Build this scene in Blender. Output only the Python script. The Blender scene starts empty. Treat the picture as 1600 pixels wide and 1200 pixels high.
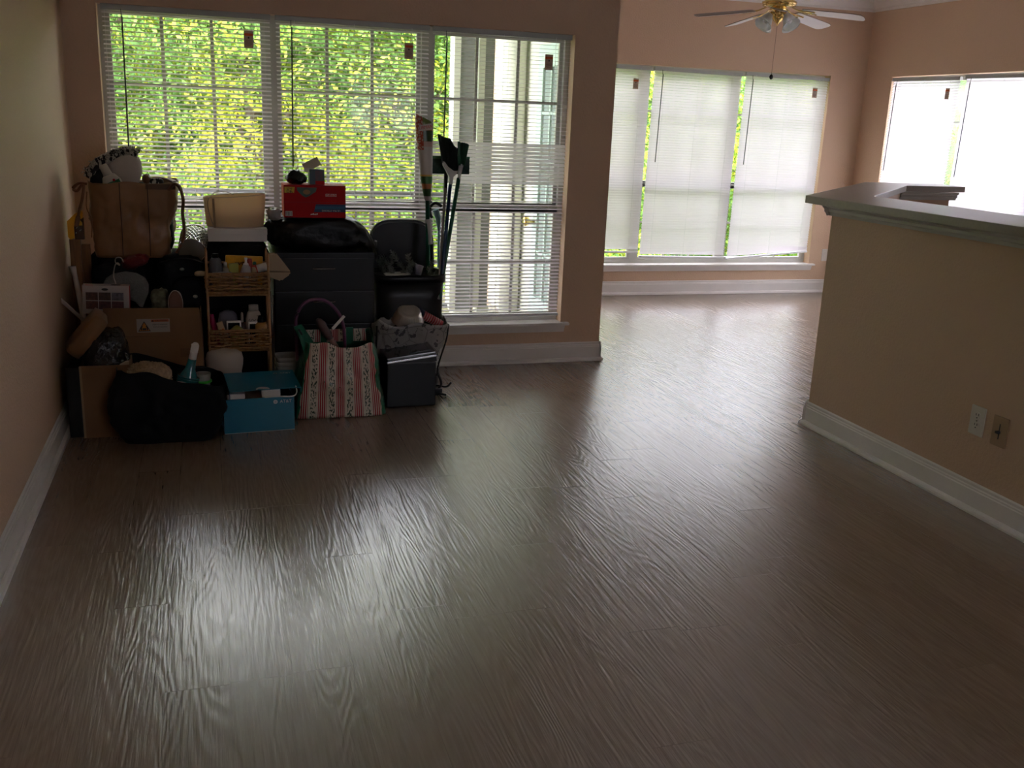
import bpy, bmesh, math, random
import numpy as np
from mathutils import Vector, Matrix, noise
R = math.radians
PI = math.pi
random.seed(7)
S = bpy.context.scene
C = S.collection

# ---------------------------------------------------------------- camera
cam = bpy.data.cameras.new('camera')
cam.sensor_fit = 'HORIZONTAL'; cam.sensor_width = 36.0
cam.lens = 1516.47/1600*36.0
cam.clip_start = 0.05; cam.clip_end = 300
camo = bpy.data.objects.new('camera', cam); C.objects.link(camo)
ya, pi_, ro = R(17.475), R(15.218), R(-2.317)
fw = Vector((math.sin(ya)*math.cos(pi_), math.cos(ya)*math.cos(pi_), -math.sin(pi_)))
rt = Vector((math.cos(ya), -math.sin(ya), 0)); dn = fw.cross(rt)
r2 = math.cos(ro)*rt + math.sin(ro)*dn; d2 = -math.sin(ro)*rt + math.cos(ro)*dn
m = Matrix((( r2.x, -d2.x, -fw.x, 0), (r2.y, -d2.y, -fw.y, 0), (r2.z, -d2.z, -fw.z, 1.42), (0, 0, 0, 1)))
camo.matrix_world = m
S.camera = camo

# ---------------------------------------------------------------- world, sun, exposure
W = bpy.data.worlds.new('sky'); S.world = W; W.use_nodes = True
bg = W.node_tree.nodes['Background']
bg.inputs[0].default_value = (0.93, 0.93, 1.04, 1); bg.inputs[1].default_value = 8.2
sun = bpy.data.lights.new('sun', 'SUN'); sun.energy = 3.6; sun.angle = R(2); sun.color = (1, 0.95, 0.82)
suno = bpy.data.objects.new('sun', sun); C.objects.link(suno)
suno.rotation_euler = (R(42), 0, R(-28))
S.view_settings.view_transform = 'Standard'; S.view_settings.look = 'None'
S.view_settings.gamma = 1; S.view_settings.use_curve_mapping = False
S.view_settings.exposure = 0.65

# ---------------------------------------------------------------- materials
MATS = {}
def nodes(name):
    mt = bpy.data.materials.new(name); mt.use_nodes = True
    return mt, mt.node_tree.nodes, mt.node_tree.links, mt.node_tree.nodes['Principled BSDF']
def mat(name, col, rough=0.6, metal=0.0, bump=0.0, bscale=40, var=0.0, vscale=6, spec=0.5, trans=0.0, stretch=None, coat=0):
    if name in MATS: return MATS[name]
    mt, N, L, b = nodes(name)
    b.inputs['Base Color'].default_value = (*col, 1); b.inputs['Roughness'].default_value = rough
    b.inputs['Metallic'].default_value = metal; b.inputs['Specular IOR Level'].default_value = spec
    b.inputs['Transmission Weight'].default_value = trans; b.inputs['Coat Weight'].default_value = coat
    tc = N.new('ShaderNodeTexCoord')
    src = tc.outputs['Object']
    if stretch:
        mp = N.new('ShaderNodeMapping'); mp.inputs['Scale'].default_value = stretch
        L.new(src, mp.inputs[0]); src = mp.outputs[0]
    n = N.new('ShaderNodeTexNoise'); n.inputs['Scale'].default_value = vscale; n.inputs['Detail'].default_value = 4
    L.new(src, n.inputs['Vector'])
    v = var if var else 0.04
    hs = N.new('ShaderNodeMapRange'); hs.inputs[3].default_value = 1-v; hs.inputs[4].default_value = 1+v
    hs.inputs[1].default_value = .3; hs.inputs[2].default_value = .7
    L.new(n.outputs[0], hs.inputs[0])
    vm = N.new('ShaderNodeVectorMath'); vm.operation = 'SCALE'; vm.inputs[0].default_value = col
    L.new(hs.outputs[0], vm.inputs['Scale']); L.new(vm.outputs[0], b.inputs['Base Color'])
    if bump:
        n2 = N.new('ShaderNodeTexNoise'); n2.inputs['Scale'].default_value = bscale; n2.inputs['Detail'].default_value = 3
        L.new(src, n2.inputs['Vector'])
        bp = N.new('ShaderNodeBump'); bp.inputs['Strength'].default_value = bump; bp.inputs['Distance'].default_value = 0.01
        L.new(n2.outputs[0], bp.inputs['Height']); L.new(bp.outputs[0], b.inputs['Normal'])
    MATS[name] = mt
    return mt
def math_(N, L, op, a, b=None, c=None):
    n = N.new('ShaderNodeMath'); n.operation = op
    for i, x in enumerate((a, b, c)):
        if x is None: continue
        if isinstance(x, (int, float)): n.inputs[i].default_value = x
        else: L.new(x, n.inputs[i])
    return n.outputs[0]
def mixc(N, L, f, a, b):
    n = N.new('ShaderNodeMix'); n.data_type = 'RGBA'
    if isinstance(f, (int, float)): n.inputs[0].default_value = f
    else: L.new(f, n.inputs[0])
    for i, x in ((6, a), (7, b)):
        if isinstance(x, tuple): n.inputs[i].default_value = (*x, 1)
        else: L.new(x, n.inputs[i])
    return n.outputs[2]

paint = mat('wall_paint', (0.61, 0.42, 0.285), 0.62, bump=0.25, bscale=90, var=0.015, vscale=2)
paint_gl = paint
trimw = mat('white_trim_paint', (0.74, 0.70, 0.66), 0.35)
ceilm = mat('ceiling_paint', (0.76, 0.73, 0.68), 0.8, bump=0.15, bscale=60)
frame_vinyl_shaded = mat('window_frame_vinyl_shaded', (0.50, 0.48, 0.45), 0.45)  # white vinyl darkened: the frames' backlit shade is put into the colour
vinyl = mat('window_vinyl', (0.80, 0.80, 0.82), 0.4)
black = mat('black_fabric', (0.008, 0.009, 0.011), 0.9, bump=0.3, bscale=60, spec=0.15)
blackp = mat('black_plastic', (0.006, 0.007, 0.009), 0.35, spec=0.3)
bagp = mat('black_bag_film', (0.006, 0.007, 0.008), 0.38, bump=0.5, bscale=22, spec=0.3)
bagg = mat('glossy_bag_film', (0.008, 0.008, 0.009), 0.15, bump=1.0, bscale=45, spec=0.6)
card = mat('cardboard', (0.20, 0.105, 0.045), 0.8, var=0.1, vscale=5)
brass = mat('brass', (0.80, 0.58, 0.22), 0.15, metal=1)
chrome = mat('chrome', (0.7, 0.7, 0.7), 0.12, metal=1)
whitep = mat('white_plastic', (0.78, 0.75, 0.71), 0.4)
cream = mat('cream_plastic', (0.55, 0.45, 0.30), 0.5)
dark = mat('dark_grey', (0.03, 0.03, 0.035), 0.5)
red = mat('red_card', (0.42, 0.004, 0.006), 0.6, spec=.2)
green = mat('green_plastic', (0.005, 0.12, 0.05), 0.4)
wood = mat('stained_wood', (0.22, 0.10, 0.03), 0.5, var=0.3, vscale=8, stretch=(14, 14, 1))
stucco = mat('grey_siding', (0.20, 0.205, 0.19), 0.8, var=0.05)
palew = mat('pale_exterior_paint', (0.64, 0.65, 0.54), 0.7)

def two_sided(name, col, tcol, mix, rough=0.5):
    mt, N, L, b = nodes(name)
    b.inputs['Base Color'].default_value = (*col, 1); b.inputs['Roughness'].default_value = rough
    t = N.new('ShaderNodeBsdfTranslucent'); t.inputs[0].default_value = (*tcol, 1)
    mx = N.new('ShaderNodeMixShader'); mx.inputs[0].default_value = mix
    L.new(b.outputs[0], mx.inputs[1]); L.new(t.outputs[0], mx.inputs[2])
    L.new(mx.outputs[0], N['Material Output'].inputs[0])
    return mt
slatm = two_sided('blind_slat_vinyl', (0.80, 0.78, 0.80), (0.95, 0.87, 0.95), 0.42, 0.45)

def glass_mat(name, tint=(1, 1, 1), refl=0.5):
    mt, N, L, b = nodes(name)
    tr = N.new('ShaderNodeBsdfTransparent'); tr.inputs[0].default_value = (*tint, 1)
    gl = N.new('ShaderNodeBsdfGlossy'); gl.inputs['Roughness'].default_value = 0.03
    fr = N.new('ShaderNodeFresnel'); fr.inputs[0].default_value = 1.4
    f = math_(N, L, 'MULTIPLY', fr.outputs[0], refl)
    mx = N.new('ShaderNodeMixShader'); L.new(f, mx.inputs[0])
    L.new(tr.outputs[0], mx.inputs[1]); L.new(gl.outputs[0], mx.inputs[2])
    L.new(mx.outputs[0], N['Material Output'].inputs[0])
    return mt
glass = glass_mat('window_glass')
def milky(name, tint, refl, col, amt):
    mt = glass_mat(name, tint, refl); N, L = mt.node_tree.nodes, mt.node_tree.links
    out = N['Material Output']; src = out.inputs[0].links[0].from_socket
    d = N.new('ShaderNodeBsdfTranslucent'); d.inputs[0].default_value = (*col, 1); e = N.new('ShaderNodeBsdfDiffuse'); e.inputs[0].default_value = (*col, 1)
    m1 = N.new('ShaderNodeMixShader'); m1.inputs[0].default_value = .5; L.new(d.outputs[0], m1.inputs[1]); L.new(e.outputs[0], m1.inputs[2])
    m2 = N.new('ShaderNodeMixShader'); m2.inputs[0].default_value = amt; L.new(src, m2.inputs[1]); L.new(m1.outputs[0], m2.inputs[2]); L.new(m2.outputs[0], out.inputs[0])
    return mt
shadeglass = milky('frosted_shade_glass', (0.9, 0.92, 0.92), 1.2, (.9, .92, .92), .42)
clearp = glass_mat('clear_plastic', (0.75, 0.78, 0.78), 1.2)

def floor_mat():
    mt, N, L, b = nodes('vinyl_plank_floor')
    tc = N.new('ShaderNodeTexCoord')
    sx = N.new('ShaderNodeSeparateXYZ'); L.new(tc.outputs['Object'], sx.inputs[0])
    row = math_(N, L, 'FLOOR', math_(N, L, 'DIVIDE', sx.outputs[0], 0.158))
    shift = math_(N, L, 'MULTIPLY', math_(N, L, 'FRACT', math_(N, L, 'MULTIPLY', math_(N, L, 'SINE', math_(N, L, 'MULTIPLY', row, 12.9898)), 4375.85)), 1.15)
    cv = N.new('ShaderNodeCombineXYZ'); L.new(math_(N, L, 'ADD', sx.outputs[1], shift), cv.inputs[0]); L.new(sx.outputs[0], cv.inputs[1])
    br = N.new('ShaderNodeTexBrick'); L.new(cv.outputs[0], br.inputs['Vector'])
    br.inputs['Scale'].default_value = 1; br.inputs['Brick Width'].default_value = 1.15; br.inputs['Row Height'].default_value = 0.158
    br.inputs['Mortar Size'].default_value = 0.0011; br.inputs['Mortar Smooth'].default_value = 0.3; br.offset = 0.0; br.offset_frequency = 1
    br.inputs['Color1'].default_value = (0, 0, 0, 1); br.inputs['Color2'].default_value = (1, 1, 1, 1); br.inputs['Mortar'].default_value = (.4, .4, .4, 1)
    # plank id shifts the grain so that it breaks at each plank
    idn = N.new('ShaderNodeSeparateColor'); L.new(br.outputs['Color'], idn.inputs[0])
    off = math_(N, L, 'MULTIPLY', idn.outputs[0], 17.0)
    gx = math_(N, L, 'MULTIPLY', sx.outputs[0], 7.0); gy = math_(N, L, 'MULTIPLY', sx.outputs[1], 0.9)
    gv = N.new('ShaderNodeCombineXYZ'); L.new(gx, gv.inputs[0]); L.new(gy, gv.inputs[1]); L.new(off, gv.inputs[2])
    n1 = N.new('ShaderNodeTexNoise'); n1.inputs['Scale'].default_value = 1.0; n1.inputs['Detail'].default_value = 2; n1.inputs['Roughness'].default_value = .4
    L.new(gv.outputs[0], n1.inputs['Vector'])
    rings = math_(N, L, 'SINE', math_(N, L, 'MULTIPLY', n1.outputs[0], 120.0))
    fx = math_(N, L, 'MULTIPLY', sx.outputs[0], 130.0); fy = math_(N, L, 'MULTIPLY', sx.outputs[1], 6.0)
    fv = N.new('ShaderNodeCombineXYZ'); L.new(fx, fv.inputs[0]); L.new(fy, fv.inputs[1]); L.new(off, fv.inputs[2])
    n2 = N.new('ShaderNodeTexNoise'); n2.inputs['Scale'].default_value = 1.0; n2.inputs['Detail'].default_value = 3
    L.new(fv.outputs[0], n2.inputs['Vector'])
    n3 = N.new('ShaderNodeTexNoise'); n3.inputs['Scale'].default_value = 1.6; L.new(tc.outputs['Object'], n3.inputs['Vector'])
    # colour
    t = math_(N, L, 'ADD', math_(N, L, 'MULTIPLY', idn.outputs[0], 0.24), math_(N, L, 'MULTIPLY', rings, 0.05))
    t = math_(N, L, 'ADD', t, math_(N, L, 'MULTIPLY', n2.outputs[0], 0.55))
    c = mixc(N, L, t, (0.150, 0.102, 0.070), (0.315, 0.232, 0.172))
    c = mixc(N, L, math_(N, L, 'MULTIPLY', br.outputs['Fac'], .22), c, (0.07, 0.05, 0.04))
    L.new(c, b.inputs['Base Color'])
    rr = math_(N, L, 'ADD', 0.23, math_(N, L, 'MULTIPLY', n3.outputs[0], 0.06))
    L.new(rr, b.inputs['Roughness']); b.inputs['IOR'].default_value = 2.7
    h = math_(N, L, 'ADD', math_(N, L, 'MULTIPLY', rings, 0.16), math_(N, L, 'MULTIPLY', n2.outputs[0], 1.0))
    h = math_(N, L, 'SUBTRACT', h, math_(N, L, 'MULTIPLY', br.outputs['Fac'], .12))
    bp = N.new('ShaderNodeBump'); bp.inputs['Strength'].default_value = 0.55; bp.inputs['Distance'].default_value = 0.0022
    L.new(h, bp.inputs['Height']); L.new(bp.outputs[0], b.inputs['Normal'])
    return mt

# ---------------------------------------------------------------- mesh helpers
def tag(o, label=None, cat=None, group=None, kind=None):
    if label: o['label'] = label
    if cat: o['category'] = cat
    if group: o['group'] = group
    if kind: o['kind'] = kind
    return o
def link(name, bm, m_, parent=None, smooth=False, loc=None):
    me = bpy.data.meshes.new(name); bm.normal_update(); bm.to_mesh(me); bm.free()
    for k in (m_ if isinstance(m_, (list, tuple)) else [m_]): me.materials.append(k)
    if smooth:
        for p in me.polygons: p.use_smooth = True
    o = bpy.data.objects.new(name, me); C.objects.link(o)
    if parent is not None: o.parent = parent
    if loc: o.location = loc
    return o
def thing(name, label, cat, loc=(0, 0, 0), rotz=0, group=None, kind=None):
    o = bpy.data.objects.new(name, None); C.objects.link(o); o.empty_display_size = .05
    o.location = loc; o.rotation_euler = (0, 0, rotz)
    return tag(o, label, cat, group, kind)
def box(bm, x0, x1, y0, y1, z0, z1, bev=0.0, rot=None, mi=0):
    mt = Matrix.Translation(((x0+x1)/2, (y0+y1)/2, (z0+z1)/2))
    if rot: mt = mt @ rot
    g = bmesh.ops.create_cube(bm, size=1, matrix=mt @ Matrix.Diagonal((abs(x1-x0), abs(y1-y0), abs(z1-z0), 1)))
    fs = set(f for v in g['verts'] for f in v.link_faces)
    for f in fs: f.material_index = mi
    if bev:
        es = list(set(e for v in g['verts'] for e in v.link_edges))
        bmesh.ops.bevel(bm, geom=es, offset=bev, segments=2, affect='EDGES', profile=.7, clamp_overlap=True)
    return bm
def BX(*a, **k): return box(bmesh.new(), *a, **k)
def frame_from(d):
    d = d.normalized(); u = Vector((0, 0, 1)) if abs(d.z) < .95 else Vector((1, 0, 0))
    a = d.cross(u).normalized(); return a, a.cross(d).normalized()
def tube(bm, pts, r, seg=8, flat=1.0, cap=True, up=None, mi=0):
    pts = [Vector(p) for p in pts]; n = len(pts); rings = []
    for i, p in enumerate(pts):
        d = pts[min(i+1, n-1)] - pts[max(i-1, 0)]
        if d.length < 1e-9: d = Vector((0, 0, 1))
        if up is not None:
            dd = d.normalized(); a = dd.cross(Vector(up)).normalized(); b_ = a.cross(dd).normalized()
        else: a, b_ = frame_from(d)
        rr = r[i] if isinstance(r, (list, tuple)) else r
        rings.append([bm.verts.new(p + a*math.cos(2*PI*k/seg)*rr + b_*math.sin(2*PI*k/seg)*rr*flat) for k in range(seg)])
    for i in range(n-1):
        for k in range(seg):
            f = bm.faces.new((rings[i][k], rings[i][(k+1) % seg], rings[i+1][(k+1) % seg], rings[i+1][k])); f.material_index = mi; f.smooth = True
    if cap:
        for q in (rings[0], rings[-1][::-1]):
            try: f = bm.faces.new(q); f.material_index = mi
            except ValueError: pass
    return bm
def TB(*a, **k): return tube(bmesh.new(), *a, **k)
def curve_pts(ctrl, n=24):
    P = [Vector(p) for p in ctrl]; P = [P[0]*2-P[1]] + P + [P[-1]*2-P[-2]]; out = []
    segs = len(P)-3
    for i in range(segs):
        a, b_, c, d = P[i:i+4]
        for j in range(n//segs + 1):
            t = j/(n//segs + 1)
            out.append(.5*((2*b_)+(-a+c)*t+(2*a-5*b_+4*c-d)*t*t+(-a+3*b_-3*c+d)*t**3))
    out.append(P[-2]); return out
def lathe(bm, prof, seg=24, sx=1, sy=1, mtx=None, mi=0, flute=0, fn=24):
    rings = []
    for (r, z) in prof:
        ring = []
        for k in range(seg):
            a = 2*PI*k/seg; q = r*(1 + flute*math.cos(fn*a))
            v = Vector((q*math.cos(a)*sx, q*math.sin(a)*sy, z))
            if mtx: v = mtx @ v
            ring.append(bm.verts.new(v))
        rings.append(ring)
    for i in range(len(rings)-1):
        for k in range(seg):
            f = bm.faces.new((rings[i][k], rings[i][(k+1) % seg], rings[i+1][(k+1) % seg], rings[i+1][k])); f.smooth = True; f.material_index = mi
    for q, p in ((rings[0][::-1], prof[0]), (rings[-1], prof[-1])):
        if p[0] > 1e-4:
            f = bm.faces.new(q); f.material_index = mi
    return bm
def LT(*a, **k): return lathe(bmesh.new(), *a, **k)
def prism(bm, pts, z0, z1, axis='z', mi=0):
    """extrude a polygon; axis z: pts are (x,y); axis y: pts are (x,z), extruded y from z0 to z1; axis x: (y,z)"""
    def mk(p, h):
        if axis == 'z': return (p[0], p[1], h)
        if axis == 'y': return (p[0], h, p[1])
        return (h, p[0], p[1])
    a = [bm.verts.new(mk(p, z0)) for p in pts]; b_ = [bm.verts.new(mk(p, z1)) for p in pts]
    fs = [bm.faces.new(a), bm.faces.new(b_[::-1])]
    for i in range(len(pts)): fs.append(bm.faces.new((a[i], b_[i], b_[(i+1) % len(pts)], a[(i+1) % len(pts)])))
    for f in fs: f.material_index = mi
    bmesh.ops.recalc_face_normals(bm, faces=bm.faces[:])
    return bm
def PR(*a, **k): return prism(bmesh.new(), *a, **k)
def sgnp(v, e): return math.copysign(abs(v)**e, v)
def sack(x0, x1, y0, y1, z0, z1, seed=0, amp=0.012, freq=9, e=0.55, nu=44, nv=26, top=1.0, rot=None):
    """a soft, creased closed bag or bundle filling a box, flat underneath"""
    bm = bmesh.new(); cx, cy, cz = (x0+x1)/2, (y0+y1)/2, (z0+z1)/2
    hx, hy, hz = (x1-x0)/2, (y1-y0)/2, (z1-z0)/2; rings = []
    o = Vector((seed*3.7, seed*1.3, seed*2.1))
    for j in range(nv+1):
        ph = -PI/2 + PI*j/nv; ring = []
        for i in range(nu):
            th = 2*PI*i/nu
            c, s = sgnp(math.cos(ph), e), sgnp(math.sin(ph), e)
            w = 1 - (1-top)*max(0, s)
            p = Vector((hx*c*sgnp(math.cos(th), e)*w, hy*c*sgnp(math.sin(th), e)*w, hz*s))
            q = (p+Vector((cx, cy, cz)))*freq + o
            nn = noise.noise(q)*1.0 + (0.6-1.2*abs(noise.noise(q*2.1)))*.8 + noise.noise(q*4.7)*.25
            dirn = p.normalized() if p.length > 1e-6 else Vector((0, 0, 1))
            p = p + dirn*(amp*nn - amp*.5)
            p.z = max(p.z, -hz)
            if rot: p = rot @ p
            ring.append(bm.verts.new(p + Vector((cx, cy, cz))))
            if j in (0, nv): break
        rings.append(ring)
    for j in range(nv):
        a, b_ = rings[j], rings[j+1]
        for i in range(nu):
            k = (i+1) % nu
            if len(a) == 1: f = bm.faces.new((a[0], b_[k], b_[i]))
            elif len(b_) == 1: f = bm.faces.new((a[i], a[k], b_[0]))
            else: f = bm.faces.new((a[i], a[k], b_[k], b_[i]))
            f.smooth = True
    bmesh.ops.recalc_face_normals(bm, faces=bm.faces[:])
    return bm
def open_bag(bot, top, z0, z1, amp=0.01, freq=10, seed=0, rim=0.012, thick=0.003, sides=False, n=22, lv=20, rc=0.15):
    """bot, top = (x0,x1,y0,y1); a standing open bag with an inner wall; side faces take material 1 if asked"""
    bm = bmesh.new(); o = Vector((seed*2.3, seed*5.1, seed))
    def ringpts(t):
        x0, x1, y0, y1 = [a+(b_-a)*t for a, b_ in zip(bot, top)]
        out = []
        for s_, (ax, ay, bx_, by) in enumerate(((x0, y0, x1, y0), (x1, y0, x1, y1), (x1, y1, x0, y1), (x0, y1, x0, y0))):
            for i in range(n): out.append((Vector((ax+(bx_-ax)*i/n, ay+(by-ay)*i/n, 0)), s_, i/n))
        return out, Vector(((x0+x1)/2, (y0+y1)/2, 0)), (x1-x0)/2, (y1-y0)/2
    layers = []
    for inner in (0, 1):
        for j in (range(lv+1) if not inner else range(lv, -1, -1)):
            t = j/lv; pts, c, hx, hy = ringpts(t); ring = []
            z = z0 + (z1-z0)*t
            for p, s_, u in pts:
                d = p-c
                k = (abs(d.x/hx)**6+abs(d.y/hy)**6)**(1/6) if hx and hy else 1
                d = d/k
                q = Vector((p.x, p.y, z))*freq+o
                wv = (noise.noise(q)+.6*(0.5-abs(noise.noise(q*2.2)))*1.4+.25*noise.noise(q*5))*amp*(0.35+0.65*math.sin(PI*min(1, t*1.1)))
                dd = Vector((d.x, d.y, 0)); nrm = dd.normalized()
                P = c + dd + nrm*wv - nrm*(thick if inner else 0)
                P.z = z + rim*noise.noise(Vector((p.x*8, p.y*8, seed)))*t*t + (thick if inner and j == 0 else 0)
                ring.append(bm.verts.new(P))
            layers.append((ring, [s_ for _, s_, _ in pts]))
    for a in range(len(layers)-1):
        A, sd = layers[a]; B, _ = layers[a+1]; N_ = len(A)
        for i in range(N_):
            f = bm.faces.new((A[i], A[(i+1) % N_], B[(i+1) % N_], B[i])); f.smooth = True
            if sides and (sd[i] in (1, 3) or a >= lv): f.material_index = 1
    bm.faces.new(layers[0][0][::-1]); bm.faces.new(layers[-1][0])
    return bm
def text(name, s, size, m_, parent, loc, rot=(PI/2, 0, 0), ext=0.0004, align='CENTER', sx=1.0):
    cu = bpy.data.curves.new(name, 'FONT'); cu.body = s; cu.size = size; cu.extrude = ext; cu.align_x = align; cu.align_y = 'CENTER'; cu.resolution_u = 2
    t = bpy.data.objects.new('tmp', cu); C.objects.link(t)
    dg = bpy.context.evaluated_depsgraph_get(); me = bpy.data.meshes.new_from_object(t.evaluated_get(dg))
    bpy.data.objects.remove(t); bpy.data.curves.remove(cu)
    me.materials.clear(); me.materials.append(m_)
    o = bpy.data.objects.new(name, me); C.objects.link(o); o.parent = parent; o.location = loc; o.rotation_euler = rot; o.scale = (sx, 1, 1)
    return o
def struct(name, bm, m_, parent=None):
    o = link(name, bm, m_, parent)
    if parent is None: o['kind'] = 'structure'
    return o

# ================================================================ THE ROOM
XL, YA, XE = -0.66, 5.45, 2.268       # left wall, window wall, its end
YD, XR = 7.645, 5.548                 # dining window wall, dining right wall
YB = -1.6; ZC = 2.54
AX0, AX1, WZ0, WZ1 = -0.498, 2.008, 0.245, 1.895
DX0, DX1, DZ0 = 2.684, 5.19, 0.262
RY0, RY1 = 4.80, 7.29
T = 0.15
struct('floor', BX(XL-T, XR+T, YB-T, YD+T, -0.12, 0), floor_mat())
struct('ceiling', BX(XL-T, XR+T, YB-T, YD+T, ZC, ZC+0.15), ceilm)
struct('wall_left', BX(XL-T, XL, YB-T, YA+T, 0, ZC), paint)
bm = bmesh.new(); BW0, BW1, BZ0, BZ1 = 1.7, 2.6, 1.15, 1.95     # unseen window behind the viewer, added as fill light for the pile
box(bm, XL, BW0, YB-T, YB, 0, ZC); box(bm, BW1, XR, YB-T, YB, 0, ZC); box(bm, BW0, BW1, YB-T, YB, 0, BZ0); box(bm, BW0, BW1, YB-T, YB, BZ1, ZC)
struct('wall_rear', bm, paint)
bm = bmesh.new()
box(bm, XL, AX0, YA, YA+T, 0, ZC); box(bm, AX1, XE, YA, YA+T, 0, ZC)
box(bm, AX0, AX1, YA, YA+T, 0, WZ0-.012); box(bm, AX0, AX1, YA, YA+T, WZ1, ZC)
struct('wall_front', bm, paint)
bm = bmesh.new()
box(bm, 2.118, DX0, YD, YD+T, 0, ZC); box(bm, DX1, XR+T, YD, YD+T, 0, ZC)
box(bm, DX0, DX1, YD, YD+T, 0, DZ0-.012); box(bm, DX0, DX1, YD, YD+T, WZ1, ZC)
struct('wall_dining_front', bm, paint)
bm = bmesh.new()
box(bm, XR, XR+T, YB-T, RY0, 0, ZC); box(bm, XR, XR+T, RY1, YD, 0, ZC)
box(bm, XR, XR+T, RY0, RY1, 0, DZ0-.012); box(bm, XR, XR+T, RY0, RY1, WZ1, ZC)
struct('wall_right', bm, paint)
struct('wall_dining_left', BX(2.118, XE, YA+T, YD, 0, ZC), paint)

# baseboards: a moulded profile swept along the wall
def base_profile(q=1.0):
    return [(0, 0), (.030, 0), (.030, .008), (.027, .016), (.020, .021), (.013, .023), (.013, .088), (.010, .092), (.010, .098), (.006, .102), (.006, .112), (0, .118)]
def sweep(name, P, Q, nrm, prof, m_, z=0, parent=None):
    P, Q, nrm = Vector(P), Vector(Q), Vector(nrm); bm = bmesh.new()
    a = [bm.verts.new(P+nrm*u+Vector((0, 0, z+v))) for u, v in prof]; b_ = [bm.verts.new(Q+nrm*u+Vector((0, 0, z+v))) for u, v in prof]
    bm.faces.new(a); bm.faces.new(b_[::-1])
    for i in range(len(prof)): bm.faces.new((a[i], b_[i], b_[(i+1) % len(prof)], a[(i+1) % len(prof)]))
    bmesh.ops.recalc_face_normals(bm, faces=bm.faces[:])
    return struct(name, bm, m_, parent)
bp_ = base_profile()
sweep('baseboard_left', (XL, YB, 0), (XL, YA, 0), (1, 0, 0), bp_, trimw)
sweep('baseboard_front', (XL, YA, 0), (XE+.013, YA, 0), (0, -1, 0), bp_, trimw)
sweep('baseboard_front_end', (XE, YA-.013, 0), (XE, YD, 0), (1, 0, 0), bp_, trimw)
sweep('baseboard_dining_front', (XE, YD, 0), (XR, YD, 0), (0, -1, 0), bp_, trimw)
sweep('baseboard_right', (XR, YB, 0), (XR, YD, 0), (-1, 0, 0), bp_, trimw)
crown = [(0, 0), (.012, 0), (.016, .018), (.030, .026), (.060, .060), (.070, .075), (.085, .080), (.085, .105), (0, .105)]
zc = ZC-.105
sweep('trim_1', (XE, YD, 0), (XR, YD, 0), (0, -1, 0), crown, trimw, zc)
sweep('trim_2', (XR, YB, 0), (XR, YD, 0), (-1, 0, 0), crown, trimw, zc)
sweep('trim_3', (XL, YB, 0), (XL, YA, 0), (1, 0, 0), crown, trimw, zc)

# sills with aprons
def sill(name, x0, x1, yw, z, horns=.045):
    bm = bmesh.new()
    box(bm, x0, x1, yw-.02, yw+T-.03, z-.014, z)
    box(bm, x0-horns, x1+horns, yw-.04, yw-.001, z-.014, z+.002, bev=.004)
    prism(bm, [(yw-.001, z-.014), (yw-.030, z-.014), (yw-.024, z-.030), (yw-.012, z-.058), (yw-.001, z-.058)], x0-.02, x1+.02, axis='x')
    struct(name, bm, trimw)
sill('trim_4', AX0, AX1, YA, WZ0)
sill('trim_5', DX0, DX1, YD, DZ0)
bm = bmesh.new()
box(bm, XR-.04, XR+T-.03, RY0-.045, RY1+.045, DZ0-.014, DZ0)
box(bm, XR-.025, XR-.001, RY0-.02, RY1+.02, DZ0-.056, DZ0-.014)
struct('trim_6', bm, trimw)

# windows: double-hung vinyl units; built along a local x axis, placed by matrix
def window(n, w, z0, z1, mtx):
    zm = z0+.675; bm = bmesh.new(); f = .029
    for (a, b_, c, d) in ((0, f, z0, z1), (w-f, w, z0, z1)): box(bm, a, b_, 0, .06, c, d)
    for (c, d) in ((z0, z0+f), (z1-f*.6, z1)): box(bm, f, w-f, 0, .06, c, d)
    s = .022
    box(bm, f, w-f, .004, .030, zm-.026, zm+.012); box(bm, f, w-f, .030, .055, zm-.012, zm+.026)   # meeting rails
    for (ya_, yb_, c, d) in ((.004, .03, z0+f, zm), (.03, .055, zm, z1-f*.6)):
        box(bm, f, f+s, ya_, yb_, c, d); box(bm, w-f-s, w-f, ya_, yb_, c, d)
        box(bm, f+s, w-f-s, ya_, yb_, c, c+s); box(bm, f+s, w-f-s, ya_, yb_, d-s, d)
        for k in (1, 2):
            x = f+s+(w-2*f-2*s)*k/3; box(bm, x-.0085, x+.0085, (ya_+yb_)/2-.004, (ya_+yb_)/2+.004, c+s, d-s)
        zz = (c+d)/2 if c < zm-.1 else c+.60
        box(bm, f+s, w-f-s, (ya_+yb_)/2-.003, (ya_+yb_)/2+.003, zz-.0085, zz+.0085)
    box(bm, w*.5-.03, w*.5+.03, -.004, .012, zm+.012, zm+.022)           # sash lock
    o = struct('window_%d' % n, bm, frame_vinyl_shaded); o.matrix_world = mtx
    g = bmesh.new(); box(g, f+s, w-f-s, .0155, .0185, z0+f+s, zm-.02); box(g, f+s, w-f-s, .041, .044, zm+.02, z1-.05)
    link('window_pane', g, glass, o)
wA = (AX1-AX0)/3; wD = (DX1-DX0)/3; wR = (RY1-RY0)/3
for k in range(3): window(k+1, wA, WZ0, WZ1, Matrix.Translation((AX0+k*wA, YA+.08, 0)))
for k, (a, w) in enumerate(((DX0, .793), (3.477, .843), (4.320, .87))): window(k+4, w, DZ0, WZ1, Matrix.Translation((a, YD+.085, 0)))
rotR = Matrix.Rotation(R(-90), 4, 'Z')
for k in range(3): window(k+7, wR, DZ0, WZ1, Matrix.Translation((XR+.08, RY1-k*wR, 0)) @ rotR)

window(10, BW1-BW0, BZ0, BZ1, Matrix.Translation((BW1, YB-.08, 0)) @ Matrix.Rotation(PI, 4, 'Z'))  # added, unseen: lets sky light in from behind to brighten the pile

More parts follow.
